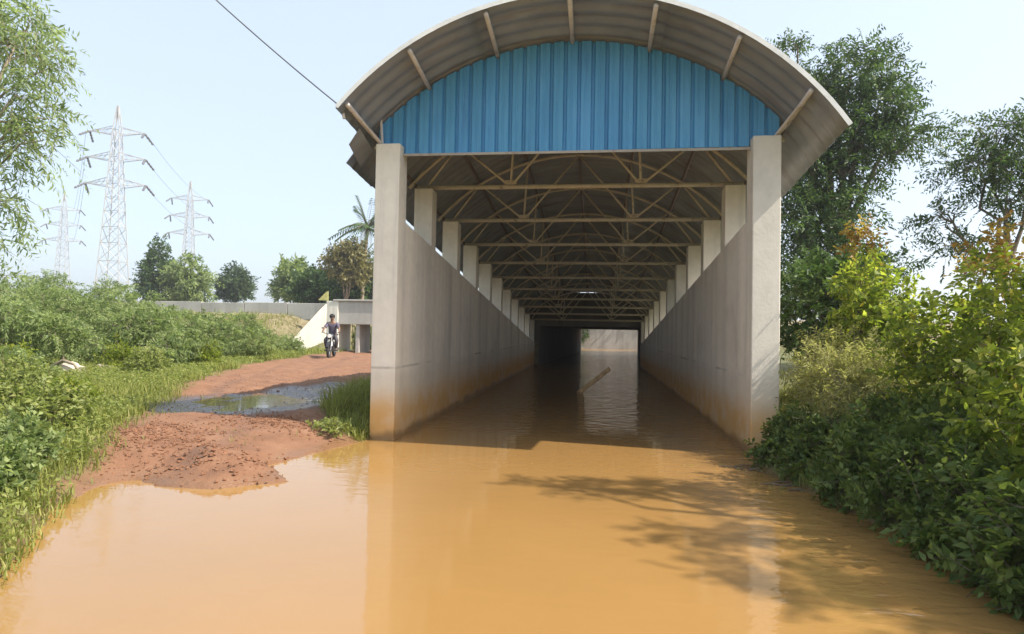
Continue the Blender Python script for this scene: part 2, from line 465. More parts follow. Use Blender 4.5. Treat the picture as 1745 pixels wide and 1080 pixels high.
# ------------------------------------------------------------------ the covered underpass
D, BAY, NB, SL = 9.144, 2.1735, 10, .1039
XL, XR, CW = -3.356, 2.544, .38
CX = (XL+XR)/2; RA = 4.2
YE = D+BAY*NB
def cz(y): return 1.85-SL*(y-D)
def arc(a, y, r=RA): return (CX+r*math.sin(a), y, cz(y)+r*math.cos(a))
root = empty('covered_underpass', (CX, D, 0))
setp(root, 'flooded road underpass with curved sheet roof, blue ribbed gable and concrete walls', 'underpass')
root_inv = Matrix.Translation(-Vector(root.location))
def P_(mb, name, mat, par=root, **k):
    off = Vector(root.location)
    mb.v = [tuple(Vector(v)-off) for v in mb.v]
    return mb.build(name, mat, par, **k)

# retaining walls (top slopes with the ramp), in cast lengths with open joints
ZW, ZT = 3.395, 4.485
def wall_run(x0, x1, lab):
    ys = [D+.02+i*(YE+.3-D)/5 for i in range(6)]
    for i in range(5):
        a = ys[i]+(.006 if i else 0); b = ys[i+1]-.006
        za, zb = ZW-SL*(a-D), ZW-SL*(b-D)
        mb = MB().hexa([(x0,a,-2.6),(x1,a,-2.6),(x1,b,-2.6),(x0,b,-2.6),(x0,a,za),(x1,a,za),(x1,b,zb),(x0,b,zb)])
        P_(mb, 'wall_panel', M['concrete'], bevel=.012)
wall_run(XL+.05, XL+CW-.015, ''); wall_run(XR-CW+.015, XR-.05, '')
# floor of the ramp under the water
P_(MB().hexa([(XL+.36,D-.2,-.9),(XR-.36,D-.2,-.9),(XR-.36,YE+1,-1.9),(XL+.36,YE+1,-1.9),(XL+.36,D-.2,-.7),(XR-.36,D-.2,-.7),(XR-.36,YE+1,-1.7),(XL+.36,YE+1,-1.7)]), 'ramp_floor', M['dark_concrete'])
# portal piers and clerestory columns
for x0 in (XL, XR-CW):
    P_(MB().box(x0, x0+CW, D, D+.38, -2, ZT), 'portal_pier', M['plaster'], bevel=.012)
    for k in range(1, NB+1):
        y = D+BAY*k; zb = ZW-SL*BAY*k
        P_(MB().hexa([(x0+.02,y-.16,zb-.08),(x0+CW-.02,y-.16,zb-.08),(x0+CW-.02,y+.16,zb-.08),(x0+.02,y+.16,zb-.08),
                      (x0+.02,y-.16,ZT-SL*BAY*k),(x0+CW-.02,y-.16,ZT-SL*BAY*k),(x0+CW-.02,y+.16,ZT-SL*BAY*k-.03),(x0+.02,y+.16,ZT-SL*BAY*k-.03)]),
           'column', M['plaster'], bevel=.01)
# trusses: one arch chord each, with bottom chord and web members
PA = [R(a) for a in (-47.2, -31.6, -15.7, 0, 15.7, 31.6, 47.2)]
RT = RA-.12
def truss_mb(y):
    zc = ZT-SL*(y-D)+.045
    arch = MB().tube([arc(R(a), y, RT) for a in np.linspace(-49, 49, 21)], .034)
    chord = MB().tube([(XL+.03, y, zc), (XR-.03, y, zc)], .043, 8)
    T = [arc(a, y, RT) for a in PA]; B = [(XL+.2, y, zc), (CX-1.17, y, zc), (CX+1.17, y, zc), (XR-.2, y, zc)]
    webs = [(B[0],T[1]),(T[1],B[1]),(T[2],B[1]),(B[1],T[3]),(T[3],B[2]),(B[2],T[4]),(B[2],T[5]),(T[5],B[3])]
    posts = [(B[0], (B[0][0], y, arc(R(-42), y, RT)[2])), (B[3], (B[3][0], y, arc(R(42), y, RT)[2]))]
    return arch, chord, webs, posts
t_arch, t_chord, t_webs, t_posts = truss_mb(D)
def rel(mb): mb.v = [(v[0]-CX, v[1]-D, v[2]) for v in mb.v]; return mb
am = rel(t_arch).mesh('truss_arch', True); cm_ = rel(t_chord).mesh('bottom_chord', True)
wms = [rel(MB().tube(list(wb), .023)).mesh('web_member', True) for wb in t_webs]
gps = [rel(MB().box(q[0]-.11, q[0]+.11, D-.008, D+.008, q[2]-.02, q[2]+.12)).mesh('gusset_plate') for q in ((CX-1.17, D, ZT+.045), (CX+1.17, D, ZT+.045))]
for k in range(0, NB+1):
    dy = BAY*k + (.33 if k == 0 else 0)
    a = link('roof_truss', am, M['truss'], root); a.location = (0, dy, -SL*dy)
    link('bottom_chord', cm_, M['truss'], a)
    for q in wms: link('web_member', q, M['truss'], a)
    for q in gps: link('gusset_plate', q, M['truss'], a)
# purlins running out under the front canopy
Y0 = D-.92
for i, a in enumerate(PA):
    pm_ = arc(a, D+.22, RA-.035)
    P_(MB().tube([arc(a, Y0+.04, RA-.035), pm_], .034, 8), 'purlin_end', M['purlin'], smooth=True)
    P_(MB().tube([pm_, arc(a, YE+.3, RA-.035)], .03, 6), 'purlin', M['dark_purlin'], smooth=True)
# curved corrugated sheets: 22 strips of three sheets each
NS = 22; SWD = (YE+1.0-Y0)/NS
def sheet(a0, a1, lift, w=SWD+.03):
    nu, nv = 33, 9; ys = np.linspace(0, w, nu); V = []
    for layer in (0, .005):
        for i, yy in enumerate(ys):
            c = .017*math.cos(yy/SWD*2*math.pi*4)
            for j in range(nv):
                a = a0+(a1-a0)*j/(nv-1); r = RA+lift+c+layer
                V.append((r*math.sin(a), yy, r*math.cos(a)-SL*yy+1.85))
    n = nu*nv; Fq = []
    for i in range(nu-1):
        for j in range(nv-1):
            q = (i*nv+j, i*nv+j+1, (i+1)*nv+j+1, (i+1)*nv+j)
            Fq.append(q[::-1]); Fq.append(tuple(n+k for k in q))
    for i in range(nu-1):
        for j in (0, nv-1):
            Fq.append((i*nv+j, (i+1)*nv+j, n+(i+1)*nv+j, n+i*nv+j))
    for i in (0, nu-1):
        for j in range(nv-1):
            Fq.append((i*nv+j, i*nv+j+1, n+i*nv+j+1, n+i*nv+j))
    me = np_mesh('roof_sheet', V, Fq, True); return me
s_left = sheet(R(-55.3), R(-18), .012); s_mid = sheet(R(-19), R(19), .026); s_right = sheet(R(18), R(56), .012)
s_torn = sheet(R(-49.2), R(-18), .012)
rg = random.Random(4)
for i in range(NS):
    yy = Y0+i*SWD-D
    for nm, me in (('l', s_torn if i == 0 else s_left), ('m', s_mid), ('r', s_right)):
        o = link('roof_sheet', me, M['sheet'], root)
        o.location = (0, yy, -SL*yy); o.rotation_euler = (0, rg.uniform(-.002, .002)+(0 if nm != 'm' else 0), 0)
# torn corner sheet hanging at the left eave
mb = MB()
for q in ([(-3.50,8.80,4.60),(-3.68,8.88,4.40),(-3.74,9.5,4.24),(-3.52,9.45,4.46)],):
    n_ = Vector((.012,0,.012)); mb.hexa([*q, *[tuple(Vector(p)+n_) for p in q]])
o = P_(mb, 'torn_sheet', M['sheet']); o['label'] = 'bent torn roof sheet at the left eave corner'
# white flashing on the front rim and eave struts
fl = MB()
A = np.linspace(R(-49), R(56), 40)
for i in range(39):
    a, b = A[i], A[i+1]
    fl.hexa([arc(a, Y0-.02, RA-.005), arc(b, Y0-.02, RA-.005), arc(b, Y0+.03, RA+.05), arc(a, Y0+.03, RA+.05),
             arc(a, Y0-.02, RA+.055), arc(b, Y0-.02, RA+.055), arc(b, Y0+.03, RA+.062), arc(a, Y0+.03, RA+.062)])
P_(fl, 'rim_flashing', M['trim'])
for sgn in (-1, 1):
    xx = XL+.06 if sgn < 0 else XR-.06
    P_(MB().tube([(xx, D+.1, ZT), arc(sgn*R(47.2), D+.05, RA-.08)], .028), 'eave_strut', M['purlin'])
    P_(MB().tube([(xx, D+.1, ZT+.02), arc(sgn*R(47.2), Y0+.35, RA-.08)], .022), 'eave_strut', M['purlin'])
P_(MB().tube([(XL+.06, D+.12, ZT), (XL+.02, D+.14, 4.9)], .022), 'eave_strut', M['purlin'])
P_(MB().tube([(-3.56, 8.40, 4.62), (-3.60, 8.40, 4.80)], .022, 8), 'cable_bracket', M['purlin'])
# gable of separate ribbed blue sheets
YG = D+.16; pit = .2045
gx0, gx1 = CX-2.98, CX+2.98
nst = int(round((gx1-gx0)/pit)); pit = (gx1-gx0)/nst
def ztop(x): return cz(YG)+math.sqrt(max(.01, (RA-.02)**2-(x-CX)**2))
for i in range(nst):
    a = gx0+i*pit; prof = [(0,.046),(.020,.046),(.040,0),(.085,0),(.090,.007),(.114,.007),(.119,0),(pit-.022,0),(pit-.006,.044),(pit-.001,.044)]
    jit = rg.uniform(-.006, .006); tilt = rg.uniform(-.004, .004)
    mb = MB(); n = len(prof); b = 0
    for x, y in prof:
        zt = ztop(a+x); zb = 4.365+.018*(a+x-CX)/3+rg.uniform(-.004,.004)*0
        mb.v += [(a+x, YG+y+jit*.4, zb), (a+x, YG+y+jit*.4+tilt, zt), (a+x, YG+y+.006, zb), (a+x, YG+y+.006, zt)]
    for k in range(n-1):
        p, q = 4*k, 4*(k+1)
        mb.f += [(p,q,q+1,p+1), (p+2,p+3,q+3,q+2), (p,p+2,q+2,q), (p+1,q+1,q+3,p+3)]
    mb.f += [(0,1,3,2), (4*(n-1), 4*(n-1)+2, 4*(n-1)+3, 4*(n-1)+1)]
    P_(mb, 'blue_sheet', M['blue'])
P_(MB().box(XL+CW+.002, XR-CW-.002, YG-.022, YG-.004, 4.325, 4.362), 'gable_rail', M['rail'])

# box under the railway and its portal head
def shx(y): return (y-31.2)*.054
box = MB()
y0, y1 = YE+.32, 57.0
def slab(xa0, xb0, xa1, xb1, ya, yb, z0, z1):
    box.hexa([(xa0,ya,z0),(xb0,ya,z0),(xb1,yb,z0),(xa1,yb,z0),(xa0,ya,z1),(xb0,ya,z1),(xb1,yb,z1),(xa1,yb,z1)])
s0, s1 = 0, shx(57)
slab(-3.4+s0, -2.75+s0, -3.3+s1, -2.65+s1, y0, y1, -2.5, 1.95)
slab(2.32+s0, 3.0+s0, 2.35+s1, 3.0+s1, y0, y1, -2.5, 1.95)
slab(-3.4+s0, 3.0+s0, -3.3+s1, 3.0+s1, y0+.3, y1, 1.953, 2.55)
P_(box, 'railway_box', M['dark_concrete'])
yp = y0+.02; zcap = cz(yp)+RA-.13
prof = [(CX-3.3, yp, 1.956), (CX+3.3, yp, 1.956)]+[(CX+(RA-.04)*math.sin(a), yp, min(zcap, cz(yp)+(RA-.04)*math.cos(a))) for a in np.linspace(R(51), R(-51), 40)]
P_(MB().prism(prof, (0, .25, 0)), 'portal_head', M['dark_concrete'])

# ------------------------------------------------------------------ hazy air
hm = bpy.data.materials.new('haze'); hm.use_nodes = True; ht = hm.node_tree
ht.nodes.remove(ht.nodes['Principled BSDF']); pv = ht.nodes.new('ShaderNodeVolumePrincipled')
pv.inputs['Color'].default_value = (.93, .96, 1, 1); pv.inputs['Density'].default_value = .0010; pv.inputs['Anisotropy'].default_value = .3
ht.links.new(pv.outputs[0], ht.nodes['Material Output'].inputs['Volume'])
setp(MB().box(-3600, 3600, -3600, 3600, -6, 48).build('haze', hm, None), kind='stuff')

# ------------------------------------------------------------------ small railway bridge on the left
br = empty('culvert_bridge', (-11.7, 30, .4))
setp(br, 'low concrete railway bridge with pale wing wall beside the dirt track', 'bridge')
def PB(mb, name, mat, **k):
    mb.v = [tuple(Vector(v)-Vector(br.location)) for v in mb.v]; return mb.build(name, mat, br, **k)
PB(MB().box(-12.98, -3.5, 29.95, 30.35, 1.85, 3.0), 'parapet', M['old_concrete'], bevel=.02)
PB(MB().box(-13.0, -3.55, 29.86, 30.38, 3.003, 3.09), 'coping', M['old_concrete'], bevel=.015)
PB(MB().box(-12.74, -3.55, 30.36, 31.8, 1.9, 2.42), 'deck', M['dark_concrete'])
PB(MB().box(-13.36, -12.74, 29.9, 31.6, -.2, 3.0), 'abutment', M['white_wash'], bevel=.02)
PB(MB().box(-11.86, -11.66, 30.05, 31.6, -.2, 1.88), 'pier', M['old_concrete'], bevel=.02)
PB(MB().box(-9.2, -3.6, 30.05, 36, -.2, 1.88), 'abutment', M['old_concrete'])
PB(MB().prism([(-13.363,29.85,-.2),(-13.363,29.85,2.85),(-13.6,29.7,2.55),(-14.75,29.0,.95),(-14.8,28.97,-.2)], (.1,.3,0)), 'wing_wall', M['white_wash'])
fw_ = empty('railway_parapet_wall', (-22, 30.6, 2.4))
setp(fw_, 'long low grey concrete wall along the top of the railway bank', 'wall')
for i in range(9):
    x1 = -13.4-i*2.4
    o = MB().box(x1-2.37-(-22), x1+22, .02, .24, -.35, .50+.02*math.sin(i*2.3)).build('wall_panel', M['old_concrete'], fw_, bevel=.015)
tb = empty('triangular_board', (-13.45, 30.05, 3.0)); setp(tb, 'small yellow triangular board standing on the bridge parapet end', 'sign')
MB().prism([(-.42,0,.05),(.12,0,.02),(.1,0,.5),(.0,0,.46)], (0,.03,0)).build('board', simple('yellow_board', (.55,.50,.18), .6), tb)
MB().tube([(0,.05,-.05),(.02,.05,.40)], .02).build('stake', M['bark'], tb)

# retaining wall seen through the far end of the box
fe = MB().box(-2.2, 7.5, 66.0, 66.5, -1, 2.6).build('far_ramp_wall', M['far_wall'], None, bevel=.02)
setp(fe, 'pale concrete wall across the flooded road seen through the dark box', 'wall')

# ------------------------------------------------------------------ vegetation builders
def unit(v): return v/np.maximum(1e-9, np.linalg.norm(v, axis=-1, keepdims=True))

def leaf_quads(C, Dv, Nv, L, W, fold=.25, curl=.15):
    """one folded four-corner blade per leaf, base at C"""
    C = np.asarray(C); n = len(C); L = np.broadcast_to(L, (n,))[:, None]; W = np.broadcast_to(W, (n,))[:, None]
    Sd = unit(np.cross(Dv, Nv)); Nn = np.cross(Sd, Dv)
    mid = C+Dv*L*.48
    a = C; b = mid+Sd*W*.5+Nn*W*fold; c = C+Dv*L-Nn*L*curl; d = mid-Sd*W*.5+Nn*W*fold
    V = np.stack([a, b, c, d], 1).reshape(-1, 3)
    F = np.arange(4*n).reshape(n, 4)
    return V, F

def sprays(clumps, ntw, lpt, tl, ll, lw, rng, droop=.2, shell=.55, spread=.9, outward=1.0, updir=.25):
    """leafy twigs in ellipsoid clumps -> leaf arrays and twig segments"""
    tot = sum(c[1][0]*c[1][1]*c[1][2] for c in clumps)**.999
    CC, DD, NN, LL, TW = [], [], [], [], []
    ws = np.array([(c[1][0]*c[1][1]*c[1][2])**.75 for c in clumps]); ws = ws/ws.sum()
    for (c, r), wgt in zip(clumps, ws):
        n = max(6, int(ntw*wgt)); c = np.array(c, float); r = np.array(r, float)
        d = unit(rng.normal(size=(n, 3))); rad = shell+(1-shell)*rng.random((n, 1))**.8
        lump = 1+.22*np.sin(d[:, :1]*5+c[0]*3)*np.sin(d[:, 1:2]*4+c[1])+.18*np.sin(d[:, 2:]*7+c[2]*2)
        base = c+d*r*rad*lump
        td = unit(d*outward+rng.normal(size=(n, 3))*.55+np.array([0, 0, updir-droop]))
        length = tl*rng.uniform(.6, 1.3, (n, 1))
        TW.append(np.stack([base-td*length*.4, base+td*length*.9], 1))
        t = (np.arange(lpt)+.5)/lpt
        pos = base[:, None]+td[:, None]*length[:, None]*t[None, :, None]
        pos[..., 2] -= droop*length*(t[None]**2)*.8
        perp = unit(np.cross(td, unit(rng.normal(size=(n, 3)))))
        bi = np.cross(td, perp)
        sg = np.where(np.arange(lpt) % 2 == 0, 1., -1.)[None, :, None]
        ld = td[:, None]*.55+perp[:, None]*sg*spread+rng.normal(size=(n, lpt, 3))*.28
        ld[..., 2] -= droop*.6; ld = unit(ld)
        nn = unit(bi[:, None]+rng.normal(size=(n, lpt, 3))*.35+np.array([0, 0, .9]))
        CC.append(pos.reshape(-1, 3)); DD.append(ld.reshape(-1, 3)); NN.append(nn.reshape(-1, 3))
        LL.append((rng.uniform(.65, 1.25, (n, lpt))*(1-.35*np.abs(t-.45)[None])).reshape(-1))
    C, Dv, Nv, k = map(np.concatenate, (CC, DD, NN, LL))
    V, F = leaf_quads(C, Dv, Nv, ll*k, lw*k)
    return V, F, np.concatenate(TW), (C, Dv, Nv, ll*k, lw*k)

def twig_mesh(mb, TW, r, rng, keep=1.0):
    for a, b in TW:
        if rng.random() < keep: mb.tube([a, b], [r, r*.35], 3, cap=False)

def limb_path(a, b, rng, k=5, wob=.12):
    a, b = np.array(a, float), np.array(b, float); L = np.linalg.norm(b-a)
    out = []
    for i in range(k+1):
        t = i/k; p = a+(b-a)*t; p = p+rng.normal(size=3)*wob*L*math.sin(math.pi*t)*.5; p[2] += .06*L*math.sin(math.pi*t)
        out.append(tuple(p))
    return out

def plant(name, label, cat, base, clumps, ntw, lpt, tl, ll, lw, mat, bark='bark', tr=.1, group=None, droop=.2, seed=1,
          shell=.5, fork=.4, twigs=.5, updir=.25, spread=.9, sub=5, multi=False, leaves_out=0, extra=None, tip=None):
    rng = np.random.default_rng(seed)
    rt_ = empty(name, base); setp(rt_, label, cat, group)
    b0 = np.array(base, float)
    V, F, TW, raw = sprays(clumps, ntw, lpt, tl, ll, lw, rng, droop, shell, spread, 1.0, updir)
    mb = MB()
    cen = np.mean([c[0] for c in clumps], 0)
    top = b0+(cen-b0)*np.array([.55, .55, fork])
    if not multi:
        mb.tube(limb_path(b0-np.array([0, 0, .25]), top, rng, 5, .05), [tr*1.25, tr, tr*.9, tr*.82, tr*.76, tr*.7], 8)
    for c, r in clumps:
        s0 = top if not multi else b0+rng.normal(size=3)*np.array([.12, .12, 0])-np.array([0, 0, .1])
        pth = limb_path(s0, c, rng, 5, .09); t0 = tr*(.55 if not multi else .6)
        mb.tube(pth, [t0, t0*.8, t0*.65, t0*.5, t0*.4, t0*.25], 6)
        for q in range(sub):
            d = unit(rng.normal(size=3)); e = np.array(c)+d*np.array(r)*.85
            mb.tube(limb_path(pth[3 if q % 2 else 4], e, rng, 3, .2), [t0*.35, t0*.25, t0*.18, t0*.08], 4, cap=False)
    if twigs: twig_mesh(mb, TW, max(.004, ll*.035), rng, twigs)
    mb.v = [tuple(np.array(v)-b0) for v in mb.v]
    tk = mb.build('trunk' if not multi else 'stems', M[bark], rt_, smooth=True)
    if multi: tk['kind'] = 'stuff'
    if leaves_out:
        C, Dv, Nv, L_, W_ = raw
        dist = np.linalg.norm(C-np.array([0, 0, 1.67]), axis=1); order = np.argsort(dist)
        # leaves on the camera side are single objects
        pick = order[:leaves_out*3][::3][:leaves_out]; mask = np.ones(len(C), bool); mask[pick] = False
        lm = leaf_piece(mat)
        for i in pick:
            Sd = np.cross(Dv[i], Nv[i]); Sd /= np.linalg.norm(Sd); Nn = np.cross(Sd, Dv[i])
            o = bpy.data.objects.new('leaf', lm); COL.objects.link(o); o.parent = rt_
            mt = Matrix(((Sd[0]*W_[i], Dv[i][0]*L_[i], Nn[0]*L_[i], C[i][0]-b0[0]), (Sd[1]*W_[i], Dv[i][1]*L_[i], Nn[1]*L_[i], C[i][1]-b0[1]),
                         (Sd[2]*W_[i], Dv[i][2]*L_[i], Nn[2]*L_[i], C[i][2]-b0[2]), (0, 0, 0, 1)))
            o.matrix_basis = mt
        V, F = leaf_quads(C[mask], Dv[mask], Nv[mask], L_[mask], W_[mask])
    o = link('foliage' if multi else 'crown', np_mesh('foliage', V-b0, F), M[mat], rt_)
    if leaves_out: o['kind'] = 'stuff'
    if tip:
        V, F, TW, raw = sprays(tip[0], tip[1], lpt, tl, ll*.8, lw*.8, rng, droop, .2, spread, 1.0, .6)
        o = link('young_leaves', np_mesh('young_leaves', V-b0, F), M[tip[2]], rt_)
        o['label'] = 'reddish young leaves at the shoot tips'; o['kind'] = 'stuff'
    return rt_

_lp = {}
def leaf_piece(mat):
    if mat not in _lp:
        v = [(0,0,0),(.34,.22,.05),(.5,.48,.075),(.33,.76,.02),(0,1,-.15),(-.33,.76,.02),(-.5,.48,.075),(-.34,.22,.05),(0,.25,.0),(0,.5,0),(0,.77,-.05)]
        f = [(0,1,8),(0,8,7),(1,2,9,8),(8,9,6,7),(2,3,10,9),(9,10,5,6),(3,4,10),(10,4,5)]
        me = bpy.data.meshes.new('leaf'); me.from_pydata(v, [], f); me.materials.append(M[mat]); _lp[mat] = me
    return _lp[mat]

# ---- left side
plant('overhanging_tree', 'near tree with drooping pale green sprays at the left edge of the picture', 'tree', (-12.2, 9.2, .4),
      [((-10.1,9,6.9),(.95,.9,.7)),((-9.6,9.1,6.2),(.8,.8,.55)),((-9.5,9,5.3),(.75,.8,.5)),((-9.6,9.2,4.6),(.8,.7,.45)),((-10.1,9,3.7),(.7,.7,.5)),((-10.4,9,3.0),(.7,.7,.45)),((-11.4,9,5.4),(1.0,1,1.2)),((-10.3,9.3,2.3),(.5,.6,.35))],
      1050, 14, .42, .15, .034, 'leaf_mint', 'bark_pale', .13, droop=.55, seed=3, shell=.15, fork=.55, updir=.1)
fb = [((-14.2,13.4,1.15),(1.9,1.5,1.25)), ((-14.9,17.2,1.5),(2.3,1.8,1.55)), ((-12.7,16.4,1.05),(1.5,1.5,1.0)), ((-13.3,20.0,1.2),(1.8,1.8,1.1)),
      ((-18.0,16.8,2.0),(2.4,2,1.7)), ((-14.3,23.8,1.1),(1.7,1.8,.85)), ((-19.5,21,2.0),(2.6,2,1.6))]
fl_ = ['feathery grey green thorn bush nearest the left edge, over dark gaps of shade', 'big feathery thorn bush rising behind the nearest one on the left',
       'rounded feathery bush leaning out towards the red dirt track', 'feathery bush beside the dirt track in front of the railway bank',
       'tall feathery bush at the far left below the pylons', 'low feathery bush at the foot of the railway bank wall', 'feathery bush at the back under the leftmost pylon']
for i, (c, r) in enumerate(fb):
    cl = [(c, r)]
    g = np.random.default_rng(50+i)
    cl = [((c[0], c[1], c[2]*.8), tuple(np.array(r)*.62))]
    for k in range(10):
        d = unit(g.normal(size=3)); d[2] = abs(d[2])*.9-.1
        cl.append((tuple(np.array(c)+d*np.array(r)*g.uniform(.65, 1.0)), tuple(np.array(r)*g.uniform(.24, .42)*np.array([1, 1, .75]))))
    plant('thorn_bush', fl_[i], 'bush', (c[0], c[1], float(hz(c[0], c[1])[0])), cl, 1500, 16, .30, .105, .034, 'leaf_feather', 'bark_pale', .05,
          'feathery thorn bushes on the left bank', droop=.3, seed=60+i, shell=.35, multi=True, twigs=.3, updir=.35)
plant('yellow_green_shrub', 'small bright yellow green shrub at the grass edge below the thorn bushes', 'shrub', (-11.75, 14.3, .4),
      [((-11.75,14.3,.75),(.42,.4,.38)),((-11.5,14.2,.55),(.3,.3,.25))], 260, 12, .22, .09, .03, 'leaf_bright', 'bark', .02, seed=80, shell=.2, multi=True, updir=.5)
wl = [((-9.9,9.6),'leafy weed clump on the left bank closest to the dirt track', .34), ((-10.9,10.6),'leafy weed clump below the overhanging tree', .38), ((-8.2,7.9),'low leafy weed clump at the left water side', .3),
      ((-12.1,11.6),'tall leafy weed clump under the nearest thorn bush', .45), ((-6.4,5.6),'small weed clump beside the flooded edge at lower left', .26)]
wl += [((-5.95,5.85),'weed clump at the bank edge where the grass meets the flooded dirt', .24), ((-6.9,7.3),'weed clump in the grass between the two low water side clumps', .3), ((-7.9,8.5),'broad weed clump against the edge of the dirt track', .24),
       ((-8.8,9.0),'weed clump behind the broad one near the track', .26), ((-5.4,5.05),'nearest weed clump hanging over the flood water', .22), ((-10.6,13.8),'weed clump beside the track below the yellow green shrub', .36),
       ((-11.3,17.0),'weed clump at the track edge in front of the rounded thorn bush', .4), ((-12.3,21.5),'weed clump halfway along the far verge of the track', .45), ((-13.0,25.4),'weed clump at the far end of the verge near the wing wall', .5)]
for i, ((x, y), lb, s) in enumerate(wl):
    z = float(hz(x, y)[0])
    plant('weed_clump', lb, 'weed', (x, y, z), [((x, y, z+s*.8), (s*1.2, s*1.1, s*.75)), ((x+s*.7, y-.2, z+s*.5), (s*.7, s*.7, s*.45))], 320, 10, .2, .085, .04, ('leaf_pale', 'leaf_feather', 'leaf_pale', 'leaf_bright')[i % 4], 'bark', .018,
          'weed clumps on the left bank', seed=90+i, shell=.2, multi=True, updir=.5)

# ---- far trees beyond the railway bank
far = [('conifer_tree', 'dark pointed tree beyond the thorn bushes, left of the drooping one', (-45.4,60,.4), [((-45.4,60,9.2),(.9,.9,1.3)),((-45.4,60,7.2),(1.7,1.6,1.3)),((-45.2,60,5.2),(2.2,2,1.4))], 'leaf_dark', 620),
       ('drooping_tree', 'pale drooping tree right of the dark pointed tree', (-42,60,.4), [((-42,60,7.2),(1.8,1.8,1.4)),((-42.8,60,5.6),(1.6,1.6,1.6)),((-41,60,5.5),(1.5,1.6,1.6))], 'leaf_feather', 750),
       ('round_tree', 'lone small round tree against the sky above the railway bank wall', (-42.9,70,.4), [((-42.9,70,6.9),(1.7,1.6,1.5)),((-43.5,70,6.0),(1.3,1.3,1.2)),((-42.1,70,6.0),(1.3,1.3,1.1))], 'leaf_far', 700),
       ('roadside_tree', 'leafy tree at the left end of the row above the bridge', (-30.2,60,.4), [((-30.3,60,7.0),(1.5,1.5,1.3)),((-31.2,60,5.6),(1.4,1.4,1.1)),((-29.2,60,5.4),(1.5,1.4,1.3))], 'leaf_feather', 800),
       ('roadside_tree', 'dense dark tree directly above the bridge parapet', (-24.5,55,.4), [((-25.6,55,5.6),(1.9,1.8,1.4)),((-23.4,55,5.8),(1.8,1.8,1.4)),((-24.6,55,4.6),(2.2,2,1.3))], 'leaf_dark', 1100),
       ('roadside_tree', 'dark tree right of the bridge, next to the left portal pier', (-20.4,52,.4), [((-21.2,52,5.2),(1.8,1.8,1.3)),((-19.2,52,5.4),(1.7,1.8,1.5)),((-20.2,52,4.2),(2.0,2,1.2))], 'leaf_dark', 1000),
       ('roadside_tree', 'brownish thin tree in front of the palm beside the left portal pier', (-19.9,48,.4), [((-20.6,48,7.0),(1.0,1,.6)),((-19.6,48,7.6),(.9,.9,.8)),((-19.2,48,6.4),(1.0,1,.9))], 'leaf_brown', 420)]
for i, (nm, lb, b, cl, mt, n) in enumerate(far):
    plant(nm, lb, 'tree', b, cl, n, 12, .8, .36, .16, mt, 'bark', .18, 'trees beyond the railway bank', droop=.5 if 'droop' in nm else .1, seed=120+i, shell=.3, fork=.5, twigs=0)

def palm(base, h, label, seed, lean=.3, sc=1.0):
    rng = np.random.default_rng(seed)
    rt_ = empty('palm_tree', base); setp(rt_, label, 'palm tree', 'palms beyond the bridge')
    pts = [(lean*(t**2), 0, h*t-.3*(1-t)) for t in np.linspace(0, 1, 8)]
    MB().tube(pts, [.2-.08*t for t in np.linspace(0, 1, 8)], 8).build('trunk', M['bark_pale'], rt_, smooth=True)
    top = np.array(pts[-1])
    for k in range(27):
        a = k*2.399+rng.uniform(-.2, .2); e = rng.uniform(-.6, 1.3); L = rng.uniform(2.4, 3.2)*sc
        d = np.array([math.cos(a)*math.cos(e), math.sin(a)*math.cos(e), math.sin(e)])
        rib, C, Dv, Nv, LL = [], [], [], [], []
        for j in range(15):
            t = j/14; p = top+d*L*t+np.array([0, 0, -1.25*sc*t*t*math.cos(e)]); rib.append(tuple(p))
            if j:
                tg = unit(np.array(rib[-1])-np.array(rib[-2])); sd = unit(np.cross(tg, [0, 0, 1.]))
                for s_ in (-1, 1):
                    C.append(p); Dv.append(unit(sd*s_*.8+tg*.45+np.array([0, 0, -.42]))); Nv.append(unit(np.array([0, 0, 1.])+sd*s_*.3)); LL.append(.62*sc*(1-.55*abs(t-.4)))
        V, F = leaf_quads(np.array(C), np.array(Dv), np.array(Nv), np.array(LL), .14*sc)
        o = link('frond', np_mesh('frond', V, F), M['leaf_dark' if e > .1 else 'leaf_far'], rt_)
        link('frond_rib', MB().tube(rib, [.03*(1-.8*i/14) for i in range(15)], 4).mesh('frond_rib'), M['bark_pale'], o)
palm((-19.3, 50, .4), 9.7, 'coconut palm with its crown half hidden by the left portal pier', 5, .4)
palm((-21.6, 56, .4), 7.4, 'shorter palm standing left of the taller one above the dark trees', 9, -.2, .85)
plant('culvert_bush', 'green bush visible through the opening of the low bridge', 'bush', (-12.4, 33.9, .4), [((-12.7,33.8,1.0),(.7,.6,.9)),((-11.9,34.0,1.0),(.8,.7,.9)),((-13.2,33.6,1.5),(.6,.5,.6))], 420, 12, .35, .13, .05, 'leaf_mid', 'bark', .05, seed=150, multi=True, shell=.2)
plant('far_end_bush', 'dark foliage hanging over the wall at the far end of the flooded box', 'bush', (1.0, 66.9, 2.2), [((-1.0,66.2,3.0),(1.4,.6,.8)),((1.8,66.5,3.1),(1.8,.6,.8)),((4.3,66.5,3.1),(1.6,.6,.8)),((-1.6,65.6,1.6),(.8,.4,1.3))], 500, 12, .5, .2, .08, 'leaf_dark', 'bark', .05, seed=151, multi=True, shell=.2)

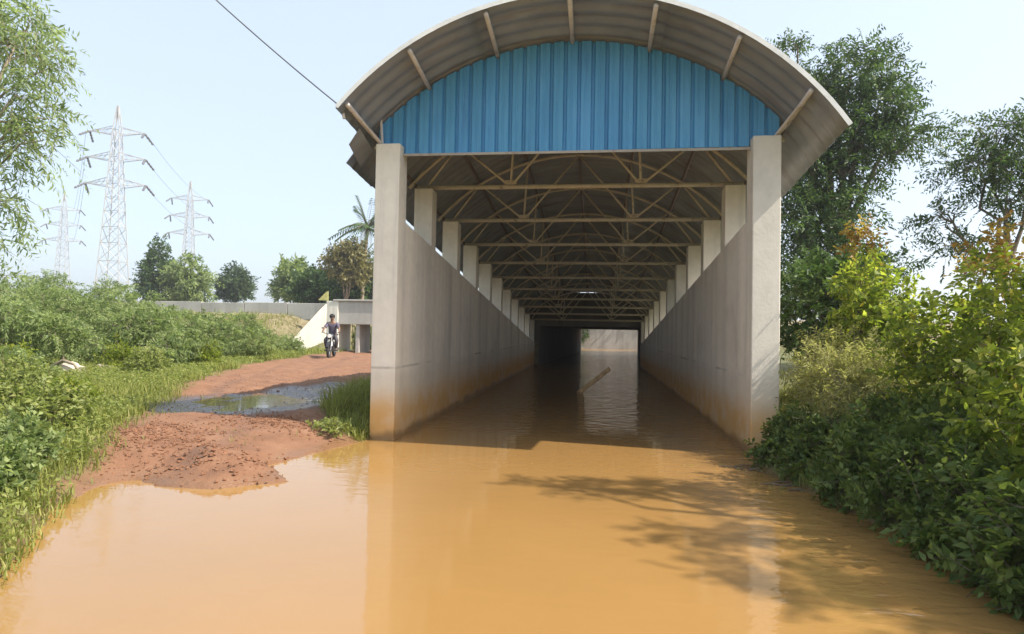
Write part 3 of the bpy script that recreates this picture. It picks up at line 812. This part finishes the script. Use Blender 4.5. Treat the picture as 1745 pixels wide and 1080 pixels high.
# ---- right side
plant('tall_tree', 'tall dark green tree behind the right end of the curved roof', 'tree', (6.9, 18.6, 1.0),
      [((6.9,18.2,8.9),(1.15,1.1,.85)),((5.15,18.1,9.5),(.42,.45,.42)),((5.9,18,8.0),(.8,.8,.6)),((7.5,18,8.0),(1.05,1,.6)),((8.0,18.1,7.15),(1.15,1,.45)),((6.6,18.2,7.1),(1.4,1.2,.75)),((6.1,18,5.9),(1.35,1.2,.8)),
       ((5.7,17.6,4.7),(1.2,1.2,.9)),((6.0,17.2,3.3),(1.5,1.2,1.0)),((5.3,17.4,6.6),(.6,.7,.8))],
      2700, 14, .55, .15, .048, 'leaf_dark', 'bark', .2, seed=201, shell=.25, fork=.5, droop=.25, twigs=.35)
plant('slender_tree', 'thin airy tree at the right edge with sky showing through', 'tree', (9.4, 15.4, 1.0),
      [((8.8,15,6.2),(.85,.8,.5)),((8.3,15,5.5),(.9,.8,.5)),((8.9,15,4.9),(.8,.7,.55)),((7.5,15,4.4),(.3,.4,.4)),((7.9,15,3.7),(.7,.5,.35)),((9.6,15,5.6),(.8,.8,1.0))],
      620, 13, .55, .13, .042, 'leaf_dark', 'bark', .11, seed=202, shell=.15, fork=.5, droop=.25, twigs=.8)
sh = [('broadleaf_shrub', 'dark leafy shrub close against the right portal pier', (3.75,11.2), [((3.75,11.1,2.1),(.75,.9,1.0)),((4.2,11.2,2.5),(.5,.6,.5))], 'leaf_dark', 600, .13, .06, None),
      ('broadleaf_shrub', 'tall yellow green shrub with red shoot tips behind the pale weeds', (3.95,9.6), [((3.9,9.5,2.0),(.45,.5,.5)),((4.1,9.6,1.5),(.5,.6,.5)),((3.62,9.3,2.55),(.17,.2,.33))], 'leaf_bright', 480, .105, .055, [((3.58,9.2,3.0),(.10,.1,.14))]),
      ('broadleaf_shrub', 'wide bright green shrub in the middle of the right bank', (4.1,7.3), [((3.75,7.3,1.7),(.45,.5,.42)),((4.15,7.3,1.8),(.3,.4,.3)),((3.7,7.1,1.25),(.5,.5,.4))], 'leaf_bright', 300, .095, .05, [((4.1,7.1,2.42),(.16,.15,.08))]),
      ('broadleaf_shrub', 'tall shrub with orange brown young leaves at the right edge', (4.0,6.4), [((3.72,6.4,1.95),(.28,.35,.5)),((3.85,6.2,1.25),(.42,.45,.4)),((4.2,6.5,2.0),(.3,.4,.4))], 'leaf_bright', 280, .092, .05, [((3.62,6.4,2.55),(.12,.14,.11)),((4.0,6.4,2.4),(.12,.12,.1))]),
      ('broadleaf_shrub', 'large leaved shrub hanging over the water at the right edge', (3.6,5.3), [((3.35,5.3,1.1),(.40,.45,.36)),((3.5,5.1,.75),(.42,.45,.32)),((3.6,5.6,1.5),(.35,.4,.35))], 'leaf_bright', 210, .10, .058, None)]
for i, (nm, lb, (x, y), cl, mt, n, ll, lw, tip) in enumerate(sh):
    plant(nm, lb, 'shrub', (x, y, float(hz(x, y)[0])), cl, n, 11, .3, ll, lw, mt, 'bark', .035, 'shrubs on the right bank', seed=220+i, shell=.25, multi=True,
          updir=.5, twigs=.5, leaves_out=260, tip=(tip, 26, 'leaf_red') if tip else None)
plant('pale_weed', 'pale straw green weed mass standing beside the right portal pier', 'weed', (3.15, 8.5, .6), [((2.95,8.75,1.0),(.33,.5,.42)),((3.15,8.3,1.1),(.4,.45,.4)),((2.95,8.0,.72),(.4,.45,.28)),((3.5,8.2,1.15),(.4,.45,.4)),((3.2,9.2,1.3),(.4,.4,.4))], 1200, 12, .26, .085, .018, 'grass_dry', 'bark_pale', .02, seed=240, multi=True, shell=.1, updir=.9)
lows = [((2.6,8.4),.24,'small leafy plant at the foot of the right portal pier'), ((2.75,7.7),.28,'dark low plant at the water edge next to the right portal pier'), ((2.85,6.8),.34,'dark low plant in the middle of the shaded right bank'),
        ((2.95,6.05),.36,'shaded low plant trailing into the water on the right bank'), ((3.0,5.3),.36,'shaded low plant below the large leaved shrub'), ((3.0,4.5),.38,'lowest plant on the right bank at the picture edge'), ((3.2,3.8),.42,'low plant at the lower right corner'), ((3.4,6.6),.42,'shaded plant behind the water edge plants on the right bank'), ((3.4,7.5),.38,'shaded plant under the wide bright shrub')]
for i, ((x, y), s, lb) in enumerate(lows):
    z = float(hz(x, y)[0])
    plant('bank_plant', lb, 'plant', (x, y, z), [((x-.05, y, z+s*.6), (s*1.0, s*1.15, s*.75)), ((x-.3, y-.1, z*.5+s*.2), (s*.85, s*1.1, s*.5))], 300, 10, .2, .09, .042, 'leaf_mid', 'bark', .018,
          'low plants along the right water edge', seed=250+i, shell=.2, multi=True, updir=.35, twigs=.5)
plant('shade_tree', 'spreading tree on the right bank whose shade falls on the water', 'tree', (10.0, 4.2, .8),
      [((7.0,6.0,7.0),(1.0,.34,.22)),((6.1,5.8,7.0),(.5,.2,.12)),((7.4,4.45,7.0),(.65,.24,.18)),((8.0,3.5,7.0),(.9,.34,.2)),((7.9,5.3,7.0),(.4,.25,.12)),((10.2,3.2,8),(1,1,.6))],
      600, 12, .4, .13, .05, 'leaf_mid', 'bark', .16, seed=270, shell=.1, fork=.6, twigs=.6)

# ---- plants by the left portal pier
plant('pier_plant', 'small pale leaved plant at the water edge by the left portal pier', 'plant', (-3.75, 8.75, .12), [((-3.72,8.75,.2),(.2,.15,.1)),((-4.0,8.9,.18),(.17,.14,.07))], 60, 9, .12, .07, .033, 'leaf_pale', 'bark', .012, seed=280, multi=True, shell=.2, updir=.5)

# ---- grass
def grass(name, pts, hgt, wid, mat, seed, lean=.8):
    rng = np.random.default_rng(seed); n = len(pts)
    a = rng.uniform(0, 6.283, n); t = np.stack([np.cos(a), np.sin(a), np.zeros(n)], 1); s = np.stack([-np.sin(a), np.cos(a), np.zeros(n)], 1)
    vg = .45+.95*sstep(fbm(pts[:, 0], pts[:, 1], 1.9, seed+5), -.7, .8)
    h = (hgt*rng.uniform(.5, 1.35, n)*vg)[:, None]; w_ = (wid*rng.uniform(.7, 1.3, n))[:, None]; ln = (lean*rng.uniform(.2, 1.3, n))[:, None]
    up_ = np.array([0, 0, 1.])
    b = pts; m1 = b+up_*h*.55+t*h*ln*.3; tp = b+up_*h*(1-.25*ln)+t*h*ln
    V = np.stack([b-s*w_*.5, b+s*w_*.5, m1+s*w_*.42, m1-s*w_*.42, tp], 1).reshape(-1, 3)
    i = np.arange(n)*5
    F = np.concatenate([np.stack([i, i+1, i+2, i+3], 1), np.stack([i+3, i+2, i+4, i+4], 1)])
    me = bpy.data.meshes.new(name); k = [4]*n+[3]*n
    Q = np.stack([i, i+1, i+2, i+3], 1).ravel(); T = np.stack([i+3, i+2, i+4], 1).ravel()
    me.vertices.add(len(V)); me.vertices.foreach_set('co', V.astype(np.float32).ravel())
    li = np.concatenate([Q, T]).astype(np.int32); me.loops.add(len(li)); me.loops.foreach_set('vertex_index', li)
    me.polygons.add(2*n); st = np.concatenate([np.arange(n)*4, 4*n+np.arange(n)*3]).astype(np.int32)
    me.polygons.foreach_set('loop_start', st); me.polygons.foreach_set('loop_total', np.array(k, dtype=np.int32))
    me.update(calc_edges=True)
    return setp(link(name, me, M[mat]), kind='stuff')

def scatter(n, x0, x1, y0, y1, keep, seed, ypow=1.0):
    rng = np.random.default_rng(seed)
    x = rng.uniform(x0, x1, n); y = y0+(y1-y0)*rng.random(n)**ypow
    h, sw, di, we, em = fields(x, y)
    k = keep(x, y, sw, di, em, rng.random(n)); 
    return np.stack([x, y, h-.01], 1)[k]

patch = lambda x, y, s, sd: fbm(x, y, s, sd)
pl = scatter(150000, -17, -2.5, 1.2, 14, lambda x, y, sw, di, em, r: (sw > np.where(y < 5.4, -.07, .02)) & (r > di*1.02*np.where(y < 5.2, .5, 1)) & (x < 0) & (x > -.95*y-3.5) & (patch(x, y, 1.4, 71) > -1.6+.5*r), 300, 1.15)
o = grass('bank_grass', pl, .17, .011, 'grass', 301)
pl = scatter(70000, -26, -9, 12, 31, lambda x, y, sw, di, em, r: (r > di*1.05) & (em < np.where(x < -15, .93, .3)) & (x > -1.0*y-2) & (x < -.30*y-2), 302)
grass('verge_grass', pl, .21, .017, 'grass', 303)
pl = scatter(26000, -5.4, -3.36, 8.7, 26, lambda x, y, sw, di, em, r: (r > di*1.3) & (sw > .02), 304, 1.6)
grass('wall_grass', pl, .31, .015, 'grass', 305)
pl = scatter(30000, 2.2, 6, 2, 12, lambda x, y, sw, di, em, r: (sw > .02), 306)
grass('right_bank_grass', pl, .26, .014, 'grass', 307)
pl = scatter(9000, -9.5, -3.2, 3.0, 12, lambda x, y, sw, di, em, r: (sw > .03) & (di > .3) & (patch(x, y, 2.5, 72) > .62), 308)
if len(pl): grass('track_grass', pl, .09, .009, 'grass_dry', 309)
# broad small-leaved ground cover on the lower left bank
rng = np.random.default_rng(310)
pc = scatter(16000, -20, -3, 2.0, 26, lambda x, y, sw, di, em, r: (sw > .06) & (di < .5) & (em < .5) & (x > -.95*y-3.5) & (x < -.30*y-1.5) & (patch(x, y, 1.1, 73) > -.9+.7*r), 311)
nl = 11
C = np.repeat(pc, nl, 0)+np.concatenate([rng.normal(size=(len(pc)*nl, 2))*.06, rng.uniform(.02, .22, (len(pc)*nl, 1))], 1)
Dv = unit(rng.normal(size=(len(C), 3))*np.array([1, 1, .45])+np.array([0, 0, .15])); Nv = unit(rng.normal(size=(len(C), 3))*.5+np.array([0, 0, 1.]))
V, F = leaf_quads(C, Dv, Nv, rng.uniform(.04, .085, len(C)), rng.uniform(.02, .04, len(C)))
setp(link('ground_cover', np_mesh('ground_cover', V, F), M['leaf_pale']), kind='stuff')

# ---- loose soil lumps
rng = np.random.default_rng(320); mb = MB(); n = 0
for k in range(4600):
    if k < 420: x, y = rng.normal(-4.25, .45), rng.normal(6.7, .33); s = rng.uniform(.008, .03)
    elif k < 2100: x, y = rng.normal(-5.7, .5), rng.normal(7.2, .5); s = rng.uniform(.007, .024)
    elif k < 2700: x, y = rng.normal(-4.8, .45), rng.normal(8.9, .3); s = rng.uniform(.008, .028)
    else: x, y = rng.uniform(-9.5, -3.2), rng.uniform(4.8, 17); s = rng.uniform(.005, .02)
    h, sw, di, we, em = fields(np.array([x]), np.array([y]))
    if sw[0] < .0 or di[0] < .5: continue
    b = len(mb.v); c = np.array([x, y, h[0]+s*.25])
    for d in ((1,0,0),(-1,0,0),(0,1,0),(0,-1,0),(0,0,1),(0,0,-1)):
        mb.v.append(tuple(c+np.array(d)*s*rng.uniform(.55, 1.25, 3)*np.array([1, 1, .75])+rng.normal(size=3)*s*.15))
    for f in ((0,2,4),(2,1,4),(1,3,4),(3,0,4),(2,0,5),(1,2,5),(3,1,5),(0,3,5)): mb.f.append(tuple(b+i for i in f))
setp(link('soil_clods', mb.mesh('soil_clods', False, False), M['clod']), kind='stuff')

# ---- stones and litter on the left bank
for i, (x, y, s, lb) in enumerate([(-12.1,13.2,.27,'pale stone lying in the weeds under a dead branch on the left bank'), (-11.9,14.0,.22,'whitish stone at the grass edge beside the yellow green shrub'), (-8.9,10.35,.09,'small pale stone on the verge at the end of the wet mud')]):
    z = float(hz(x, y)[0])
    o = MB().blob((0, 0, s*.35), (s*1.2, s*.8, s*.65), 30+i, 2).build('stone', M['stone'], None); o.location = (x, y, z)
    setp(o, lb, 'stone', 'pale stones on the left bank')
mb = MB(); mb.tube([(-.55,0,0),(-.35,0,.22),(-.05,.02,.38),(.25,0,.30),(.5,-.05,.03)], [.035,.04,.04,.035,.02], 6); mb.tube([(-.05,.02,.38),(-.14,.1,.66),(-.30,.15,.85)], [.022,.014,.007], 5)
o = mb.build('dead_branch', M['bark_pale'], None, smooth=True); o.location = (-12.1, 13.0, .42); setp(o, 'dead bent branch arching over a pale stone in the weeds', 'branch')
o = MB().hexa([(-.055,0,0),(.055,0,0),(.055,.06,0),(-.055,.06,0),(-.055,0,1.9),(.055,0,1.9),(.055,.06,1.9),(-.055,.06,1.9)]).build('floating_plank', M['plank'], None, bevel=.008)
o.location = (-.90, 18.0, -.45)
o.rotation_euler = Vector((1.05, -.6, .92)).to_track_quat('Z', 'X').to_euler(); setp(o, 'pale wooden plank sticking up out of the dark flood water', 'plank')

for i, (x, y, lb) in enumerate([(2.0, 8.25, 'small raft of floating twigs against the foot of the right portal pier'), (2.12, 7.35, 'floating twigs and leaves a step away from the right portal pier')]):
    g = np.random.default_rng(400+i); ft = empty('floating_twigs', (x, y, 0)); setp(ft, lb, 'twigs', 'floating twigs by the right bank')
    for k in range(7):
        a_ = g.uniform(-.5, .5); L_ = g.uniform(.12, .34); c_ = g.normal(size=2)*np.array([.16, .10])
        MB().tube([(c_[0]-math.cos(a_)*L_/2, c_[1]-math.sin(a_)*L_/2, .004), (c_[0], c_[1]+.01, .014), (c_[0]+math.cos(a_)*L_/2, c_[1]+math.sin(a_)*L_/2, .006)], [.007, .009, .005], 5).build('twig', M['bark'], ft)
    C = np.concatenate([g.normal(size=(26, 2))*np.array([.26, .15]), np.full((26, 1), .008)], 1); a_ = g.uniform(0, 6.28, 26)
    V, F = leaf_quads(C, np.stack([np.cos(a_), np.sin(a_), 0*a_], 1), np.tile([0, 0, 1.], (26, 1)), g.uniform(.04, .08, 26), g.uniform(.02, .035, 26), .15, .0)
    setp(link('fallen_leaves', np_mesh('fallen_leaves', V, F), M['grass_dry'], ft), kind='stuff')

# ------------------------------------------------------------------ pylons and wires
def pylon(x, y, h, label, rz, w0=4.2):
    rt_ = empty('electricity_pylon', (x, y, 0), rz); setp(rt_, label, 'pylon', 'electricity pylons on the skyline')
    mb = MB(); r = .10
    def wd(t): return (w0*(1-t)**1.15+.85) if t < .55 else (w0*.45**1.15+.85)*(1-(t-.55)/.45*.72)
    lv = [0, .12, .22, .31, .39, .46, .53, .59, .65, .71, .77, .83, .89, 1.0]
    cs = []
    for t in lv:
        k = wd(t)/2 if t < 1 else .12; cs.append([(sx*k, sy*k, h*t) for sx, sy in ((-1,-1),(1,-1),(1,1),(-1,1))])
    for i in range(len(lv)-1):
        for q in range(4):
            a, b = cs[i], cs[i+1]; n = (q+1) % 4
            mb.tube([a[q], b[q]], r, 4, False); mb.tube([a[q], b[n]], r*.6, 3, False); mb.tube([a[n], b[q]], r*.6, 3, False)
            if i: mb.tube([a[q], a[n]], r*.6, 3, False)
    mb.build('lattice_tower', M['pylon'], rt_)
    for t, L in ((.64, 5.4), (.755, 5.2), (.87, 4.9)):
        k = wd(t)/2; z = h*t
        for sg in (-1, 1):
            am_ = MB(); tip = (sg*L, 0, z+.5)
            for sy in (-1, 1):
                am_.tube([(sg*k, sy*k, z), tip], r*.9, 4, False); am_.tube([(sg*k, sy*k, z+1.5), tip], r*.8, 4, False)
                for q in (.25, .5, .75):
                    am_.tube([(sg*(k+(L-k)*q), sy*k*(1-q), z+.5*q), (sg*(k+(L-k)*(q-.2)), sy*k*(1-q+.2), z+1.5-(q-.2))], r*.5, 3, False)
            a = am_.build('cross_arm', M['pylon'], rt_)
            for sy in (-1, 1):
                pts = [Vector(tip)+Vector((sg*.6, sy*2.4, -1.5))*(q/8) for q in range(9)]
                MB().tube([tuple(p) for p in pts], [.10, .24, .13, .24, .13, .24, .13, .24, .10], 6).build('insulator', M['insul'], a)
    return rt_
pylon(-91, 108, 43.3, 'nearest and tallest lattice pylon on the left, cut by the overhanging sprays', .25)
pylon(-115.4, 165, 42.8, 'middle distance lattice pylon standing above the drooping tree', .3, 4)
pylon(-179, 190, 45.5, 'farthest lattice pylon, faint behind the left bushes', .35, 4.4)
def wire(name, a, b, sag, r, label, cat='cable', group=None):
    a, b = Vector(a), Vector(b); pts = []
    for i in range(25):
        t = i/24; p = a.lerp(b, t); p.z -= 4*sag*t*(1-t); pts.append(tuple(p))
    o = MB().tube(pts, r, 5).build(name, M['cable'], None, smooth=True); return setp(o, label, cat, group)
wire('overhead_cable', (-3.60, 8.4, 4.78), (-11.0, 8.0, 12.0), .35, .011, 'thin dark cable running from the left roof corner up into the sky')
for i, (zt, nm) in enumerate(((.64, 'lowest'), (.755, 'middle'), (.87, 'topmost'))):
    wire('power_line', (-91-5.3, 108-1.5, 43.3*zt), (-179+5.3, 190-2, 45.5*zt), 3.0, .03, f'{nm} power line strung between the nearest and the farthest pylon', 'power line', 'power lines on the skyline')
    wire('power_line', (-91+5.3, 108+1.5, 43.3*zt), (-115.4+5.3, 165, 42.8*zt), 1.5, .03, f'{nm} power line strung between the nearest and the middle pylon', 'power line', 'power lines on the skyline')

# ------------------------------------------------------------------ motorcycle and rider
MK = {'black': simple('black_paint', (.025,.025,.03), .35), 'chrome': simple('chrome', (.2,.2,.21), .4, .9), 'rubber': simple('rubber', (.03,.03,.03), .85),
      'glass': simple('lamp_lens', (.7,.7,.68), .15), 'seat': simple('seat_vinyl', (.03,.03,.03), .6), 'skin': simple('skin', (.22,.125,.08), .6, 0, .1),
      'shirt': simple('shirt_cloth', (.11,.095,.14), .85), 'trouser': simple('trouser_cloth', (.07,.065,.075), .85), 'hair': simple('hair', (.015,.012,.01), .6)}
bx_, by_ = -10.72, 24.6; bz_ = float(hz(bx_, by_)[0])
bike = empty('motorcycle', (bx_, by_, bz_), R(14)); setp(bike, 'dark motorcycle coming along the red dirt track by the bridge', 'motorcycle')
def torus(r, t, y, z, n=24, k=8):
    mb = MB()
    for i in range(n):
        a = 2*math.pi*i/n
        for j in range(k):
            b = 2*math.pi*j/k; rr = r+t*math.cos(b)
            mb.v.append((t*math.sin(b)*1.1, y+rr*math.cos(a), z+rr*math.sin(a)))
    for i in range(n):
        for j in range(k): mb.f.append((i*k+j, i*k+(j+1)%k, ((i+1)%n)*k+(j+1)%k, ((i+1)%n)*k+j))
    return mb
for yw in (-.64, .64):
    wh = torus(.27, .045, yw, .315).build('wheel', MK['rubber'], bike, smooth=True)
    rm = torus(.225, .016, yw, .315).build('rim', MK['chrome'], wh, smooth=True)
    sp = MB()
    for i in range(10):
        a = math.pi*2*i/10; sp.tube([(0, yw, .315), (0, yw+.225*math.cos(a), .315+.225*math.sin(a))], .006, 4)
    sp.tube([(-.07,yw,.315),(.07,yw,.315)], .035, 8).build('spokes', MK['chrome'], wh)
for sx in (-1, 1): MB().tube([(sx*.075,-.64,.315),(sx*.075,-.5,.72),(sx*.07,-.42,.93)], .022, 8).build('fork', MK['chrome'], bike)
MB().tube([(-.36,-.30,1.03),(-.24,-.40,1.0),(0,-.42,.94),(.24,-.40,1.0),(.36,-.30,1.03)], .013, 6).build('handlebar', MK['black'], bike)
for sx in (-1, 1):
    h_ = MB().tube([(sx*.22,-.42,1.0),(sx*.27,-.44,1.16)], .006, 5); h_.blob((sx*.29,-.44,1.2), (.055,.02,.035), 3).build('mirror', MK['black'], bike)
hl = MB(); hl.tube([(0,-.50,.88),(0,-.55,.88),(0,-.585,.88)], [.06,.085,.088], 14); hl.build('headlight', MK['black'], bike)
MB().tube([(0,-.586,.88),(0,-.598,.88)], [.08,.07], 14).build('headlight_lens', MK['glass'], bike)
MB().tube([(0,-.33,.80),(0,-.22,.86),(0,-.02,.84),(0,.10,.76)], [.06,.135,.14,.08], 12).build('fuel_tank', MK['black'], bike, smooth=True)
MB().hexa([(-.11,.05,.72),(.11,.05,.72),(.12,.68,.76),(-.12,.68,.76),(-.12,.08,.80),(.12,.08,.80),(.13,.68,.83),(-.13,.68,.83)]).build('seat', MK['seat'], bike, bevel=.03)
en = MB(); en.box(-.14,.14,-.15,.25,.28,.55); en.tube([(0,-.18,.42),(0,-.05,.66)], [.10,.09], 10); en.build('engine', MK['chrome'], bike, bevel=.02)
MB().tube([(0,-.40,.90),(0,-.1,.66),(0,.3,.5),(0,.64,.315)], .03, 8).build('frame', MK['black'], bike)
MB().tube([(.13,-.1,.32),(.16,.2,.28),(.17,.75,.36)], [.03,.04,.045], 8).build('exhaust', MK['chrome'], bike)
fdr = MB()
for i in range(8):
    a0, a1 = R(20+17*i), R(20+17*(i+1))
    p = lambda a, r, x: (x, -.64+r*math.cos(a), .315+r*math.sin(a))
    fdr.hexa([p(a0,.335,-.06),p(a0,.335,.06),p(a1,.335,.06),p(a1,.335,-.06),p(a0,.345,-.06),p(a0,.345,.06),p(a1,.345,.06),p(a1,.345,-.06)])
fdr.build('front_mudguard', MK['black'], bike)
MB().box(-.07,.07,.78,.80,.55,.68).build('number_plate', MK['glass'], bike)

def skin_mesh(name, pts, edges, radii, mat, parent, rootv=0, sub=2):
    me = bpy.data.meshes.new(name); me.from_pydata(pts, edges, []); o = link(name, me, mat, parent)
    sk = o.modifiers.new('skin', 'SKIN'); sk.use_smooth_shade = True
    for i, v in enumerate(me.skin_vertices[0].data):
        r_ = radii[i]; v.radius = r_ if isinstance(r_, tuple) else (r_, r_); v.use_root = (i == rootv)
    sb = o.modifiers.new('sub', 'SUBSURF'); sb.levels = sub; sb.render_levels = sub
    return o
pn = empty('person', (bx_, by_, bz_), R(14)); setp(pn, 'person in a dark mauve shirt riding the motorcycle towards the camera', 'person')
P = [(0,.18,.92),(0,.15,1.08),(0,.10,1.28),(0,.07,1.42),(0,.04,1.50),(0,.02,1.60),(0,.0,1.68),
     (-.18,.08,1.38),(-.29,-.06,1.20),(-.335,-.26,1.06),(.18,.08,1.38),(.29,-.06,1.20),(.335,-.26,1.06),
     (-.11,.14,.86),(-.23,-.20,.72),(-.19,-.02,.36),(-.20,-.16,.31),(.11,.14,.86),(.23,-.20,.72),(.19,-.02,.36),(.20,-.16,.31)]
E_ = [(0,1),(1,2),(2,3),(3,4),(4,5),(5,6),(3,7),(7,8),(8,9),(3,10),(10,11),(11,12),(0,13),(13,14),(14,15),(15,16),(0,17),(17,18),(18,19),(19,20)]
Rd = [(.15,.11),(.14,.10),(.15,.10),(.12,.085),.052,.088,.085,.06,.045,.034,.06,.045,.034,.088,.068,.047,.045,.088,.068,.047,.045]
skin_mesh('body', P, E_, Rd, MK['skin'], pn)
skin_mesh('shirt', [P[0],P[1],P[2],P[3],P[7],P[8],P[10],P[11]], [(0,1),(1,2),(2,3),(3,4),(4,5),(3,6),(6,7)], [(.185,.145),(.175,.135),(.185,.135),(.155,.12),.085,.068,.085,.068], MK['shirt'], pn)
skin_mesh('trousers', [P[0],P[13],P[14],P[15],P[17],P[18],P[19]], [(0,1),(1,2),(2,3),(0,4),(4,5),(5,6)], [(.16,.125),.10,.08,.062,.10,.08,.062], MK['trouser'], pn)
hb = MB().blob((0,.025,1.69), (.105,.115,.095), 5, 3); hb.v = [v for v in hb.v]; hb.build('hair', MK['hair'], pn, smooth=True)
fc = MB()
for sx in (-1, 1): fc.blob((sx*.033,-.082,1.645), (.013,.008,.009), 2)
fc.build('eyes', MK['hair'], pn)
MB().blob((0,-.095,1.615), (.016,.022,.025), 2).build('nose', MK['skin'], pn, smooth=True)
for sx in (-1, 1):
    MB().blob((sx*.092,.02,1.62), (.012,.025,.032), 4).build('ear', MK['skin'], pn, smooth=True)
    hnd = MB()
    for k in range(4):
        yy = -.275+.022*k; hnd.tube([(sx*(.33+.0),yy+.02,1.055),(sx*.335,yy-.02,1.075),(sx*.335,yy-.045,1.045),(sx*.335,yy-.02,1.01)], .0095, 5)
    hnd.tube([(sx*.31,-.25,1.05),(sx*.29,-.28,1.03),(sx*.285,-.29,1.01)], .011, 5)
    hnd.build('fingers', MK['skin'], pn)
    MB().hexa([(sx*.20-.05,-.28,.265),(sx*.20+.05,-.28,.265),(sx*.20+.05,0,.265),(sx*.20-.05,0,.265),(sx*.20-.045,-.27,.32),(sx*.20+.045,-.27,.32),(sx*.20+.05,0,.36),(sx*.20-.05,0,.36)]).build('shoe', MK['seat'], pn, bevel=.02)
